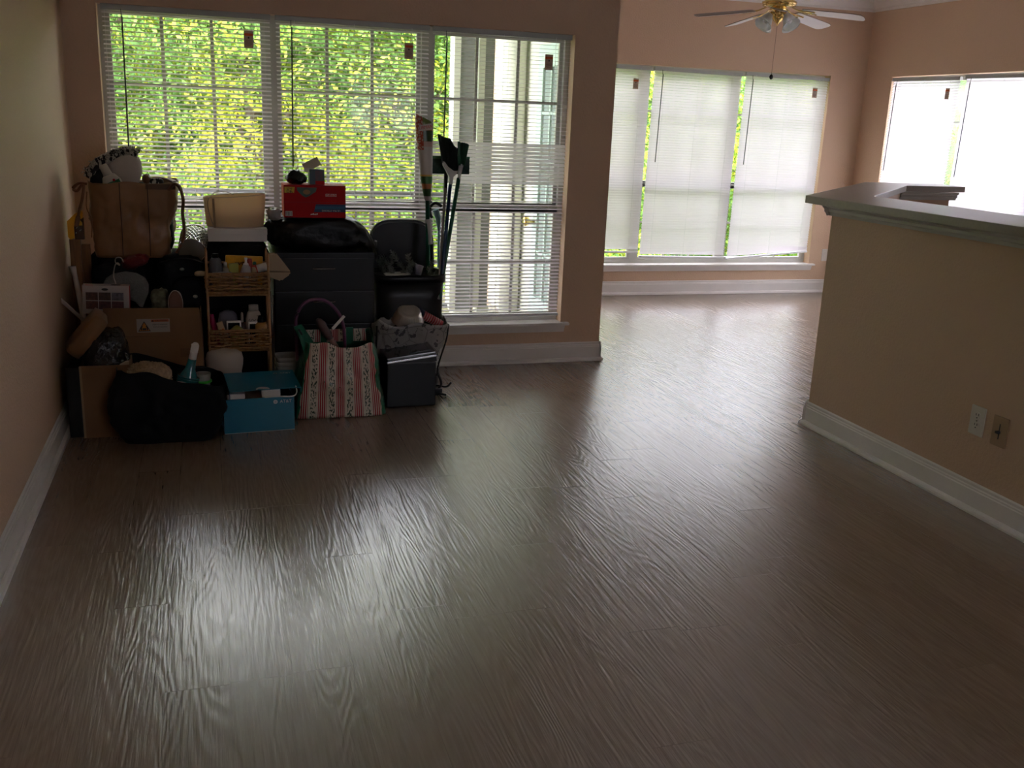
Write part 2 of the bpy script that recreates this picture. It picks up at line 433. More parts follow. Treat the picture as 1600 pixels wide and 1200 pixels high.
# ================================================================ BLINDS
tagp = two_sided('tag_paper', (0.55, 0.45, 0.36), (.50, .30, .18), .30); tagr = two_sided('tag_orange', (0.70, 0.13, 0.02), (.85, .12, .02), .40); ink = mat('ink_black', (0.012, 0.011, 0.011), 0.6)
headm = mat('headrail_enamel_shaded', (0.42, 0.43, 0.42), 0.4)  # white rail toned grey, its shade against the window is in the colour
wandm = mat('wand_plastic', (0.09, 0.10, 0.10), 0.2)
def blind(label, loc, rotz, w, z1, z0, tilt, tagx=None, tagz=1.76, wandx=.09, wandlen=.70, sway=0.0, group=None, droop=0.0, pitch=0.0212, end=0):
    o = thing('window_blind', label, 'blind', loc, rotz, group)
    o.rotation_euler = (0, sway, rotz); o.location = (loc[0], loc[1], z1)
    H = z1-z0
    link('headrail', BX(0, w, -.014, .014, -.028, 0, bev=.002), headm, o)
    bm = bmesh.new(); nsl = int((H-.05)/pitch)
    for i in range(nsl):
        zc_ = -.040-i*pitch; t = tilt(z1+zc_); dz = droop*max(0, (i-nsl+5)/5)
        rows = []
        jj = random.uniform(-.02, .02)
        for k in range(4):
            u = (k/3-.5)*.0245; crn = .0016*(1-(2*k/3-1)**2)
            y = u*math.cos(t+jj)+crn*math.sin(t)*-1; z = u*math.sin(t+jj)+crn*math.cos(t)
            rows.append((bm.verts.new((.004, y, zc_+z)), bm.verts.new((w-.004, y, zc_+z+dz))))
        for k in range(3):
            f = bm.faces.new((rows[k][0], rows[k][1], rows[k+1][1], rows[k+1][0])); f.smooth = True
    link('slats', bm, slatm, o)
    zb = -.040-nsl*pitch-.004
    bm = bmesh.new(); box(bm, 0, w, -.012, .012, zb-.016, zb, bev=.003, rot=Matrix.Rotation(-math.atan2(droop, w), 4, 'Y'))
    link('bottom_rail', bm, vinyl, o, loc=(0, 0, droop/2))
    for u in (.12, .5, .88):
        link('ladder_cord', BX(w*u-.0007, w*u+.0007, -.0145, -.0132, zb, -.02), vinyl, o)
    link('tilt_wand', TB([(wandx, -.018, -.022), (wandx, -.022, -.05), (wandx+.003, -.026, -.06), (wandx-.004, -.028, -.06-wandlen)], [.002, .002, .0042, .0042], seg=6), wandm, o)
    if tagx is not None:
        g = bmesh.new(); ty = -.0185; tz = tagz-z1; tw, th = .047, .083
        box(g, tagx-tw/2, tagx+tw/2, ty, ty+.0008, tz-th/2, tz+th/2)
        tg = link('warning_tag', g, tagp, o); tg['label'] = 'tan paper warning tag with an orange band'
        link('tag_band', BX(tagx-tw/2+.001, tagx+tw/2-.001, ty-.0006, ty, tz+th/2-.024, tz+th/2-.012), tagr, tg)
        g = bmesh.new()
        lathe(g, [(.0045, 0), (.0045, .0005)], 10, mtx=Matrix.Translation((tagx, ty-.0002, tz+.008)) @ Matrix.Rotation(R(90), 4, 'X'))
        for i, q in enumerate((.9, 1, .85, .95, .6)):
            box(g, tagx-.017*q, tagx+.017*q, ty-.0006, ty, tz-.006-i*.006, tz-.0045-i*.006)
        link('tag_print', g, ink, tg)
    return o
def tA(z): return R(19.5)
def tA3(z):
    if z > 1.29: return R(4)
    if z > 1.05: return R(47)
    return R(11)
blind('open white mini blind on the leftmost pane, behind the brown shopping bag', (-.478, YA+.012, 0), 0, .812, 1.893, .27, tA, .70, 1.765, .095)
blind('open white blind of the middle living room pane, above the red box', (.356, YA+.012, 0), 0, .815, 1.893, .27, tA, .70, 1.755, .08)
blind('open white mini blind on the right living room pane, behind the upright brooms', (1.19, YA+.012, 0), 0, .80, 1.893, .275, tA3, .665, 1.74, .07, .52)
tc_ = lambda z: R(57)
gD = 'closed dining room blinds'
blind('leftmost closed blind of the dining window, partly behind the brown wall end', (2.70, YD+.012, 0), 0, .797, 1.885, .365, tc_, .66, 1.745, .09, .66, sway=.003)
blind('closed white blind at the centre of the three-pane dining window', (3.522, YD+.012, 0), 0, .815, 1.885, .325, tc_, None, 1.7, .07, .70, sway=.011)
blind('closed white blind by the room corner in the dining window, its bottom rail slanting', (4.367, YD+.012, 0), 0, .815, 1.885, .30, tc_, .68, 1.755, .06, .70, droop=.075, sway=.012)
tcr = lambda z: R(74)
blind('closed white blind with an orange tag on the right-hand wall, nearest the corner', (XR+.012, RY1-.01, 0), R(-90), .80, 1.885, .32, tc_, .69, 1.755, .07, .70, sway=.01)
blind('closed white blind cut off by the right edge, over the bar counter', (XR+.012, RY1-.865, 0), R(-90), .80, 1.885, .32, tcr, None, 1.7, .07, .70, sway=.01)
blind('closed white blind beyond the right edge', (XR+.012, RY1-1.71, 0), R(-90), .78, 1.885, .32, tc_, None, 1.7, .07, .70)

# ================================================================ PENINSULA AND BAR TOP
XP, YP = 2.827, 4.02
zt = 1.04
# half wall: straight run, a diagonal and a far return
outer = [(XP, .5), (XP, YP), (4.03, YP+1.20), (4.44, YP+1.20)]
inner = [(4.44, YP+1.10), (4.07, YP+1.10), (XP+.13, YP-.02), (XP+.13, .5)]
struct('wall_peninsula', PR(outer+inner, 0, zt), paint)
sweep('baseboard_peninsula', (XP, .5, 0), (XP, YP+.02, 0), (-1, 0, 0), bp_, trimw)
sweep('baseboard_peninsula_end', (XP-.013, YP, 0), (4.03, YP+1.20, 0), (-.707, .707, 0), bp_, trimw)
lam = mat('grey_laminate', (0.42, 0.385, 0.35), 0.34, var=0.05, vscale=90)
top = [(2.75, .5), (2.75, 4.14), (4.01, 5.40), (4.56, 5.40), (4.56, 5.13), (4.10, 5.11), (3.16, 4.17), (3.16, .5)]
ct = link('bar_counter', PR(top, 1.088, 1.124), lam); bmod = ct.modifiers.new('b', 'BEVEL'); bmod.width = .003; bmod.segments = 2
tag(ct, 'grey laminate bar top angled around the half wall', 'counter')
cm = [(0, 0), (.010, 0), (.014, .012), (.022, .018), (.022, .030), (.034, .040), (.034, .048), (0, .048)]
mould = mat('bar_moulding_paint', (0.50, 0.49, 0.45), 0.4)
sweep('trim_7', (XP, .5, 0), (XP, YP+.03, 0), (-1, 0, 0), cm, mould, zt)
sweep('trim_8', (XP-.02, YP, 0), (4.03, YP+1.20, 0), (-.707, .707, 0), cm, mould, zt)
sweep('trim_9', (4.06, YP+1.10, 0), (4.48, YP+1.10, 0), (0, -1, 0), cm, mould, zt)
struct('wall_peninsula_cap', PR(outer+inner, zt, 1.087), paint)
# outlet and dimmer on the half wall
def plate(name, label, cat, y, z, col, kind):
    o = thing(name, label, cat, (XP, y, z))
    link('cover_plate', BX(-.006, 0, -.037, .037, -.058, .058, bev=.003), col, o)
    if kind == 'outlet':
        for s in (-1, 1):
            f = link('receptacle', LT([(.0165, 0), (.0165, .002)], 20, sy=1, mtx=Matrix.Translation((-.006, 0, s*.0195)) @ Matrix.Rotation(R(-90), 4, 'Y')), col, o)
            g = bmesh.new(); box(g, -.0088, -.008, -.0075, -.005, s*.0195+.001, s*.0195+.010); box(g, -.0088, -.008, .005, .0075, s*.0195+.001, s*.0195+.009)
            lathe(g, [(.0026, 0), (.0026, .0008)], 8, mtx=Matrix.Translation((-.008, 0, s*.0195-.007)) @ Matrix.Rotation(R(-90), 4, 'Y'))
            link('slots', g, dark, f)
        link('screw', LT([(.003, 0), (.003, .001)], 10, mtx=Matrix.Translation((-.006, 0, 0)) @ Matrix.Rotation(R(-90), 4, 'Y')), chrome, o)
    else:
        link('slider_track', BX(-.0072, -.006, -.002, .002, -.03, .03), dark, o)
        link('slider_knob', BX(-.020, -.006, -.007, .007, -.006, .003, bev=.001), dark, o)
    return o
offw = mat('outlet_white', (0.62, 0.58, 0.52), 0.35); bei = mat('switch_beige', (0.40, 0.27, 0.16), 0.4)
plate('power_outlet', 'white duplex power outlet low on the half wall', 'outlet', 2.917, .36, offw, 'outlet')
plate('dimmer_switch', 'beige slide dimmer plate beside the white outlet on the half wall', 'switch', 2.80, .353, bei, 'dimmer')
po = thing('power_outlet', 'small white outlet plate under the dining windows near the corner, behind the bar', 'outlet', (5.352, YD, .34))
link('cover_plate', BX(-.035, .035, -.006, 0, -.055, .055, bev=.002), offw, po)
for s in (-1, 1): link('receptacle', LT([(.0165, 0), (.0165, .002)], 16, mtx=Matrix.Translation((0, -.006, s*.0195)) @ Matrix.Rotation(R(90), 4, 'X')), offw, po)

# ================================================================ CEILING FAN
FX, FY = 3.80, 6.30
fan = thing('ceiling_fan', 'brass ceiling fan with white blades and glass light shades in the dining room', 'fan', (FX, FY, .058), R(-31))
link('canopy', LT([(.012, 2.40), (.05, 2.42), (.07, 2.46), (.07, ZC-.058)], 28), brass, fan)
link('down_rod', TB([(0, 0, 2.33), (0, 0, 2.41)], .012, seg=14), brass, fan)
link('motor_housing', LT([(.05, 2.185), (.10, 2.19), (.115, 2.20), (.118, 2.215), (.100, 2.222), (.102, 2.235), (.118, 2.245), (.12, 2.29), (.10, 2.325), (.05, 2.335), (.012, 2.34)], 36), brass, fan)
link('vent_ring', LT([(.060, 2.180), (.108, 2.188), (.108, 2.195), (.060, 2.195)], 48, flute=.03, fn=24), brass, fan)
bladew = mat('fan_blade_white', (0.72, 0.68, 0.66), 0.45); bladeb = mat('fan_blade_walnut', (0.16, 0.10, 0.06), 0.4, var=.2, stretch=(2, 20, 20))
for i in range(5):
    a = R(-90-18+72*i+18)
    mt = Matrix.Rotation(a, 4, 'Z') @ Matrix.Translation((0, 0, 2.168)) @ Matrix.Rotation(R(7), 4, 'Y') @ Matrix.Rotation(R(-12), 4, 'X')
    pts = [(.20, -.048), (.22, -.056), (.60, -.068), (.655, -.060), (.672, -.035), (.675, 0), (.672, .035), (.655, .060), (.60, .068), (.22, .056), (.20, .048)]
    bm = bmesh.new(); prism(bm, pts, 0, .003, mi=1); prism(bm, pts, .003, .006, mi=0); bmesh.ops.transform(bm, matrix=mt @ Matrix.Diagonal((.87, .9, 1, 1)), verts=bm.verts[:])
    bl = link('blade', bm, [bladeb, bladew], fan)
    g = bmesh.new()
    tube(g, [(.09, 0, .02), (.14, 0, .004), (.19, -.018, -.003), (.26, -.025, -.004)], .007, 8, flat=.6)
    tube(g, [(.14, 0, .004), (.19, .018, -.003), (.26, .025, -.004)], .006, 8, flat=.6)
    tube(g, [(.20, -.02, -.004), (.23, 0, -.006), (.20, .02, -.004), (.17, 0, -.004), (.20, -.02, -.004)], .004, 6)
    bmesh.ops.transform(g, matrix=mt, verts=g.verts[:]); link('blade_arm', g, brass, bl)
link('light_kit', LT([(.05, 2.182), (.052, 2.165), (.035, 2.155), (.035, 2.125), (.045, 2.115), (.028, 2.09), (.010, 2.075), (.006, 2.062), (.001, 2.058)], 28), brass, fan)
for i in range(4):
    a = R(45+90*i+0); d = Vector((math.cos(a), math.sin(a), 0))
    arm = link('light_arm', TB([d*.03+Vector((0, 0, 2.14)), d*.065+Vector((0, 0, 2.142)), d*.078+Vector((0, 0, 2.128))], .008, 10), brass, fan)
    mt = Matrix.Translation(d*.078+Vector((0, 0, 2.128))) @ Matrix.Rotation(a, 4, 'Z') @ Matrix.Rotation(R(180-38), 4, 'Y')
    prof = [(.020, 0), (.027, .012), (.036, .035), (.044, .060), (.058, .082), (.062, .090), (.059, .090), (.055, .082), (.041, .060), (.033, .035), (.024, .012), (.018, .003)]
    link('glass_shade', LT(prof, 40, mtx=mt, flute=.02, fn=20), shadeglass, arm)
    link('bulb', LT([(.010, .004), (.012, .02), (.020, .04), (.022, .052), (.016, .066), (.004, .072)], 18, mtx=mt), mat('clear_bulb', (.75, .75, .75), .1, coat=1), arm)
link('pull_chain', TB([(0, -.01, 2.06), (-.004, -.012, 1.742)], .0013, 6), mat('chain_bronze', (.12, .07, .05), .4, metal=.6), fan)
link('chain_knob', LT([(.001, 1.704), (.010, 1.710), (.014, 1.722), (.010, 1.734), (.001, 1.740)], 16, mtx=Matrix.Translation((-.004, -.012, 0))), ink, fan)

# ================================================================ THE PILE OF BELONGINGS
def solo(name, bm, m_, label, cat, group=None, smooth=False): return tag(link(name, bm, m_, None, smooth), label, cat, group)
def T3(x, y, z): return Matrix.Translation((x, y, z))
def xf(bm, mt): bmesh.ops.transform(bm, matrix=mt, verts=bm.verts[:]); return bm
white_paper = mat('white_paper', (0.60, 0.57, 0.54), 0.7)
beige_card = mat('beige_card', (0.34, 0.25, 0.17), 0.8)
silverline = mat('silver_trim', (0.5, 0.5, 0.5), 0.25, metal=.8)
gloss_black = mat('gloss_black', (0.012, 0.013, 0.016), 0.12)

# ---- black drawer unit with the filled bag on it
dx0, dx1, dy0, dy1 = .285, .788, 4.90, 5.32
o = thing('drawer_unit', 'black four-drawer unit under the bulging black bag, before the window', 'drawers', ((dx0+dx1)/2, dy0, 0)); w = (dx1-dx0)/2
g = bmesh.new(); box(g, -w, w, .012, dy1-dy0, .0, .742, bev=.004); link('body', g, blackp, o)
for z in (.665, .497, .329, .161):
    f = link('drawer', BX(-w+.006, w-.006, 0, .014, z-.113, z+.050, bev=.003), blackp, o)
    link('handle', TB([(-.052-.005, -.002, z), (-.052-.005, -.016, z), (.052-.005, -.016, z), (.052-.005, -.002, z)], .0032, 6), silverline, f)
o = thing('filled_trash_bag', 'bulging black bag lying on the drawer unit under the red box', 'bag', (0, 0, 0))
bm = sack(.270, .815, 4.915, 5.33, .7425, .915, seed=3, amp=.030, freq=10, e=.45, nu=80, nv=40)
for v in bm.verts:
    k = max(0, (v.co.x-.64)/.175); v.co.z -= k*k*.115 if v.co.z > .80 else 0
link('bag_body', bm, bagp, o)
g = bmesh.new(); lathe(g, [(.012, 0), (.02, .03), (.035, .055)], 20, sy=.5, flute=.25, fn=7, mtx=T3(.30, 5.0, .885)); link('knot', g, bagp, o)

# ---- red carton, standing upside down
x0, x1, z0, z1, yf = .346, .648, .911, 1.070, 4.95
o = thing('trash_bag_carton', 'red carton of trash bags standing upside down on the black bag', 'box', ((x0+x1)/2, yf, z0)); w = (x1-x0)/2; h = z1-z0
link('carton', BX(-w, w, 0, .16, 0, h, bev=.0015), red, o)
link('carton_seam', BX(-w+.001, w-.001, -.0005, 0, h*.475, h*.48), dark, o)
yel = mat('label_yellow', (0.65, 0.42, 0.02), .5); navy = mat('label_navy', (.01, .03, .10), .5); teal = mat('label_blue', (.01, .10, .20), .5)
f = link('count_panel', PR([(-w+.004, h*.76), (-w+.050, h*.76), (-w+.054, h*.94), (-w+.004, h*.94)], -.0006, 0, 'y'), yel, o)
rot180 = (PI/2, PI, 0)
text('count_number', '90', .026, ink, f, (-w+.028, -.001, h*.81), rot180, sx=1.15)
text('count_word', 'BAGS', .010, ink, f, (-w+.028, -.001, h*.895), rot180, sx=1.1)
link('colour_strip', PR([(-.006, h*.18), (w-.001, h*.18), (w-.001, h*.42), (.004, h*.42)], -.0006, 0, 'y'), navy, o)
link('colour_band', PR([(-.002, h*.27), (w-.001, h*.27), (w-.001, h*.36), (.001, h*.36)], -.0010, 0, 'y'), teal, o)
text('product_text', 'ULTRA STRONG', .0125, white_paper, o, (.078, -.0014, h*.225), rot180, sx=1.0)
f = link('picture', PR([(-.088, h*.93), (.01, h*.93), (.004, h*.80), (-.03, h*.66), (-.045, h*.62), (-.062, h*.68), (-.085, h*.82)], -.0006, 0, 'y'), mat('picture_green', (.015, .04, .02), .4), o)
link('picture_detail', LT([(.012, 0), (.012, .0005)], 16, sx=1.5, mtx=T3(-.040, -.0004, h*.79) @ Matrix.Rotation(R(90), 4, 'X')), mat('picture_ochre', (.22, .12, .03), .5), f)
g = bmesh.new()
for a in ((.052, .105, .66, .668), (.052, .105, .735, .743), (.052, .054, .66, .743), (.103, .105, .66, .743)): box(g, a[0], a[1], -.0006, 0, h*a[2], h*a[3])
for i, q in enumerate((.003, .006, .002, .005, .006, .003)): box(g, .058+i*.0075, .061+i*.0075, -.0006, 0, h*.68, h*.695+q)
link('logo_frame', g, whitep, o)
g = bmesh.new(); box(g, -w+.006, -w+.040, -.0006, 0, .008, .032); bc = link('barcode_panel', g, white_paper, o)
g = bmesh.new()
for i, q in enumerate((1, 2, 1, 3, 1, 2, 1, 1, 2)): box(g, -w+.008+i*.0034, -w+.008+i*.0034+.0007*q, -.0011, -.0006, .010, .028)
link('barcode', g, ink, bc)
g = bmesh.new()
for i in range(6): box(g, -.022+i*.006, -.0185+i*.006, -.0006, 0, .014+(i % 2)*.001, .0185+(i % 3)*.002)
link('small_print', g, whitep, o)
# small opened carton and crumpled bag on top of it
o = thing('small_carton', 'small dark patterned carton with its pale flap open, on the red carton', 'box', (.507, 5.0, 1.0705))
link('carton', BX(-.030, .043, 0, .09, 0, .073, bev=.001), mat('carton_dark_teal', (.02, .06, .075), .4), o)
link('carton_base_band', BX(-.002, .0435, -.0006, 0, 0, .018), red, o)
g = bmesh.new()
for i in range(6): box(g, .001+i*.0065, .003+i*.0065, -.0006, 0, .022, .068)
link('stripes', g, mat('stripe_red', (.3, .02, .03), .5), o)
link('flap', PR([(-.055, .060), (-.028, .058), (-.028, .078), (-.055, .078)], .01, .012, 'y'), white_paper, o)
g = BX(-.043, .043, -.001, .001, 0, .045); xf(g, T3(.0, .088, .073) @ Matrix.Rotation(R(-28), 4, 'Y')); link('top_flap', g, cream, o)
solo('crumpled_bag', sack(.358, .476, 4.97, 5.07, 1.0705, 1.138, 11, .016, 22, .8, top=.5), bagg, 'crumpled black bag on the red carton, left of the small carton', 'bag')
solo('wire_scrap', TB(curve_pts([(.37, 5.02, 1.085), (.39, 5.02, 1.10), (.405, 5.02, 1.19), (.412, 5.02, 1.215)]), .0014, 5), ink, 'thin dark wire standing up from the crumpled black bag', 'wire')

# ---- tall black bin with raised lid
bx, by0, by1 = .978, 4.885, 5.17
o = thing('trash_bin', 'tall black bin with its rounded lid raised, brooms standing in it', 'bin', (bx, (by0+by1)/2, 0)); hd = (by1-by0)/2
g = open_bag((-.165, .165, -hd+.02, hd-.02), (-.178, .178, -hd+.004, hd-.004), 0, .60, amp=0, rim=0, thick=.004, n=10, lv=6); link('bin_body', g, blackp, o)
g = open_bag((-.189, .189, -hd-.004, hd+.004), (-.189, .189, -hd-.004, hd+.004), .592, .628, amp=0, rim=0, thick=.014, n=10, lv=2)
g2 = g; link('rim', g2, blackp, o)
bmesh_l = []
for k in range(17):
    a = PI*k/16; bmesh_l.append((math.copysign(abs(math.cos(a))**.55, math.cos(a))*.180, .64+(math.sin(a)**.5)*.242))
bmesh_l = [(.180, .60)] + bmesh_l + [(-.180, .60)]
g = PR(bmesh_l, hd-.006+.03, hd+.014+.03, 'y'); link('lid', g, blackp, o)
g = bmesh.new(); tube(g, [(x*.97, hd+.022, .6+(z-.6)*.95) for x, z in bmesh_l], .004, 6); link('lid_lip', g, mat('lid_edge', (.10, .11, .11), .3), o)
g = bmesh.new(); tube(g, [(-.13, hd+.03, .615), (.13, hd+.03, .615)], .011, 10); link('hinge', g, blackp, o)
# contents
frost = mat('frosted_grey', (.20, .22, .20), .8, bump=.8, bscale=120, var=.3, vscale=60)
def pine(x, y, z, d, ln, i):
    bm = bmesh.new(); d = Vector(d).normalized(); a, b_ = frame_from(d); rg = random.Random(i)
    tube(bm, [Vector((0, 0, 0)), d*ln], [.005, .002], 6)
    for k in range(90):
        t = rg.uniform(.05, 1); an = rg.uniform(0, 2*PI); p = d*ln*t; q = p + (a*math.cos(an)+b_*math.sin(an))*.017 + d*.010
        tube(bm, [p, q], [.0022, .0012], 4)
    return link('pine_branch', bm, frost, None, loc=(x, y, z))
bl = [((.85, 4.98, .625), (-.2, -.1, .5), .06), ((.90, 4.96, .62), (-.55, 0, .8), .10), ((.93, 4.95, .615), (.5, -.2, .6), .08), ((.96, 4.97, .625), (-.6, .1, .9), .12),
      ((.98, 4.96, .62), (-.1, -.1, .9), .085), ((1.07, 4.97, .60), (.3, 0, .9), .075), ((1.10, 5.0, .60), (.7, 0, .5), .07), ((.88, 5.04, .60), (.2, .1, .8), .09)]
pl = ['lowest by the bin\'s left edge', 'stiffly pointing up and left', 'short one leaning right at the front', 'tallest, with a bent tip', 'upright beside the tallest one', 'right of the grey cup', 'at the right end under the poles', 'at the back of the bin']
for i, ((x, y, z), d, ln) in enumerate(bl):
    p = pine(x, y, z, d, ln+.02, i); tag(p, 'frosted pine branch in the black bin, ' + pl[i], 'branch', 'frosted branches in the bin')
solo('grey_cup', LT([(.020, 0), (.024, .05), (.022, .05), (.018, .003)], 6, mtx=T3(1.018, 4.955, .622) @ Matrix.Rotation(R(12), 4, 'Y')), mat('cup_grey', (.22, .22, .27), .35), 'small grey angular cup among the branches in the bin', 'cup')
solo('paper_sheet', BX(.845, .972, 4.90, 4.99, .628, .6305, rot=Matrix.Rotation(R(-3), 4, 'Y')), white_paper, 'white paper lying on the front rim of the black bin', 'paper')
# corn broom still in its printed sleeve
gpole = mat('pole_green', (.005, .10, .05), .35); bpole = mat('pole_blue', (.01, .05, .14), .35); wgrip = mat('grip_white', (.55, .54, .52), .5)
o = thing('angle_broom', 'tall broom in a printed red-and-green sleeve, standing in the bin', 'broom', (1.098, 5.0, .10))
def P_(x, y, z): return (x-1.098, y-5.0, z-.10)
link('handle', TB([P_(1.098, 5.0, .10), P_(1.075, 5.0, 1.02)], .0115, 12), gpole, o)
lk = link('grip', TB([P_(1.0925, 5.0, .775), P_(1.090, 5.0, .79), P_(1.084, 5.0, .88), P_(1.081, 5.0, .905)], [.016, .014, .015, .018], 14), wgrip, o)
bm = bmesh.new(); prof = [(1.00, .030), (1.025, .019), (1.10, .030), (1.20, .036), (1.30, .042), (1.385, .047), (1.412, .040)]
rings = []
for z, hw in prof:
    cx = 1.075-(z-1.0)*.062; ring = []
    for k in range(28):
        a = 2*PI*k/28; zz = z + (.018*-math.cos(a) if z > 1.38 else 0)
        ring.append(bm.verts.new(P_(cx+math.cos(a)*(hw if z > 1.01 else .014), 5.0+math.sin(a)*min(hw, .024)*(.9 if z > 1.01 else .6), zz)))
    rings.append(ring)
for i in range(len(rings)-1):
    for k in range(28): f = bm.faces.new((rings[i][k], rings[i][(k+1) % 28], rings[i+1][(k+1) % 28], rings[i+1][k])); f.smooth = True
bm.faces.new(rings[-1]); bm.faces.new(rings[0][::-1])
def sleeve_mat():
    mt, N, L, b = nodes('printed_sleeve'); tc = N.new('ShaderNodeTexCoord'); s = N.new('ShaderNodeSeparateXYZ'); L.new(tc.outputs['Object'], s.inputs[0])
    r_ = N.new('ShaderNodeValToRGB'); r_.color_ramp.interpolation = 'CONSTANT'
    L.new(math_(N, L, 'MULTIPLY_ADD', s.outputs[2], 1/.45, -.9/.45), r_.inputs[0]); e = r_.color_ramp.elements
    e[0].color = (.5, .45, .40, 1); e[0].position = 0; e[1].color = (.03, .10, .02, 1); e[1].position = .05
    for p, c in ((.13, (.45, .16, .04)), (.19, (.03, .12, .02)), (.27, (.45, .30, .03)), (.29, (.50, .46, .41)), (.60, (.52, .35, .28)), (.66, (.025, .07, .015)), (.78, (.50, .25, .05)), (.84, (.10, .14, .02))):
        k = e.new(p); k.color = (*c, 1)
    v = N.new('ShaderNodeTexVoronoi'); v.inputs['Scale'].default_value = 60; v.feature = 'DISTANCE_TO_EDGE'; L.new(tc.outputs['Object'], v.inputs['Vector'])
    left = math_(N, L, 'LESS_THAN', math_(N, L, 'ADD', s.outputs[0], math_(N, L, 'MULTIPLY', s.outputs[2], .062)), .022)
    up = math_(N, L, 'GREATER_THAN', s.outputs[2], 1.155); msk = math_(N, L, 'MULTIPLY', left, up)
    honey = mixc(N, L, math_(N, L, 'LESS_THAN', v.outputs[0], .12), (.55, .42, .35), (.42, .05, .02))
    L.new(mixc(N, L, msk, r_.outputs[0], honey), b.inputs['Base Color']); b.inputs['Roughness'].default_value = .3
    return mt
sl = link('printed_sleeve', bm, sleeve_mat(), o); sl['label'] = 'glossy printed cardboard sleeve over the bristles'
lred = mat('lettering_red', (.55, .01, .01), .4)
link('lettering_panel', PR([P_(1.018, 0, 1.345)[::2], P_(1.090, 0, 1.357)[::2], P_(1.092, 0, 1.388)[::2], P_(1.022, 0, 1.376)[::2]], -.0245, -.0225, 'y'), white_paper, sl)
text('brand_lettering', 'LIBMAN', .0235, lred, sl, P_(1.0555, 4.975, 1.3665), (PI/2, R(-9), 0), sx=.86)
# dark angle broom on a blue pole
bris = mat('bristle_dark_green', (.008, .022, .02), .7, bump=1.0, bscale=30, stretch=(30, 30, 1)); brisg = mat('bristle_green', (.01, .12, .05), .6, bump=1.0, bscale=30, stretch=(30, 30, 1))
def bristles(bm, poly, y0, y1, n, seed, splay=.004):
    """poly: lower-left, lower-right, upper-right, upper-left in (x, z)"""
    rg = random.Random(seed); A, B, Cc, D = [Vector((p[0], 0, p[1])) for p in poly]
    for i in range(n):
        u = (i+rg.uniform(-.3, .3))/(n-1); y = rg.uniform(y0, y1)
        a = A.lerp(B, u); b_ = D.lerp(Cc, u); a.y = y; b_.y = y+rg.uniform(-splay, splay)*2; b_.z += rg.uniform(-.006, .006); b_.x += rg.uniform(-splay, splay)
        tube(bm, [a, b_], [.0026, .0034], 4)
    return bm
o = thing('angle_broom', 'dark-bristled angle broom with white shoulder on a blue pole', 'broom', (1.175, 5.05, .10))
def P2(x, z, y=5.05): return (x-1.175, y-5.05, z-.10)
link('handle', TB([P2(1.130, .50, 4.908), P2(1.146, .62, 4.937), P2(1.207, 1.09)], .010, 12), bpole, o)
link('shoulder', PR([(a-1.175, b-.10) for a, b in ((1.200, 1.082), (1.216, 1.082), (1.219, 1.120), (1.240, 1.140), (1.243, 1.152), (1.222, 1.150), (1.190, 1.172), (1.172, 1.196), (1.163, 1.198), (1.165, 1.178), (1.185, 1.145), (1.200, 1.118))], -.014, .014, 'y'), wgrip, o)
link('bristles', bristles(bmesh.new(), [(a-1.175, b-.10) for a, b in ((1.164, 1.190), (1.236, 1.145), (1.238, 1.262), (1.140, 1.333))], -.012, .012, 90, 4), bris, o)
link('bristle_core', PR([(a-1.175, b-.10) for a, b in ((1.168, 1.190), (1.234, 1.150), (1.236, 1.255), (1.20, 1.315), (1.150, 1.323))], -.007, .007, 'y'), bris, o)
# green push broom
o = thing('hand_broom', 'narrow green-bristled broom with white socket on a dark green pole', 'broom', (1.196, 5.08, .10))
link('handle', TB([(1.123-1.196, 4.906-5.08, .40), (1.150-1.196, 4.937-5.08, .52), (1.259-1.196, 0, 1.112-.10)], .0105, 12), gpole, o)
link('socket', TB([(1.259-1.196, 0, .99), (1.262-1.196, 0, 1.03), (1.271-1.196, 0, 1.085)], [.011, .013, .018], 14, flat=.7), wgrip, o)
link('bristles', bristles(bmesh.new(), [(a-1.196, b-.10) for a, b in ((1.256, 1.178), (1.286, 1.180), (1.306, 1.286), (1.252, 1.295))], -.016, .016, 80, 5), brisg, o)
link('bristle_core', PR([(a-1.196, b-.10) for a, b in ((1.258, 1.178), (1.285, 1.180), (1.302, 1.278), (1.256, 1.286))], -.009, .009, 'y'), brisg, o)
# flat mop, pad up, on a thin pale pole
o = thing('flat_mop', 'flat mop with wide dark pad on a thin pale pole, behind the brooms', 'mop', (1.172, 5.13, .10))
link('handle', TB([(1.120-1.172, 4.90-5.13, .40), (1.136-1.172, 4.945-5.13, .52), (.028, 0, .965)], .0075, 10), mat('pole_pale', (.42, .36, .36), .35), o)
link('neck', TB([(.027, 0, .93), (.030, 0, 1.04)], .011, 10), dark, o)
g = bmesh.new(); box(g, -.062, .155, -.008, .008, 1.030, 1.108, bev=.004); link('pad_plate', g, mat('pad_dark_green', (.012, .045, .035), .6, bump=.8, bscale=90), o)
link('pad_edge', BX(-.062, .155, -.010, .006, 1.108, 1.122, bev=.003), mat('pad_green', (.05, .20, .09), .7), o)
link('pad_edge', BX(.052, .058, -.011, -.008, 1.032, 1.106), white_paper, o)
# scoop
o = thing('dish_scrubber', 'pale blue scoop with a curved black rim, poking up behind the poles', 'brush', (1.165, 5.20, .62))
link('scoop', TB([(.02, 0, 0), (.02, 0, .20), (.014, 0, .27), (-.002, 0, .315)], [.010, .012, .026, .030], 16, flat=.6), mat('scoop_blue', (.20, .38, .48), .3), o)
link('rim', TB(curve_pts([(.028, -.012, .335), (-.005, -.018, .352), (-.030, -.014, .335), (-.036, -.012, .300), (-.022, -.012, .272)]), .008, 8), ink, o)

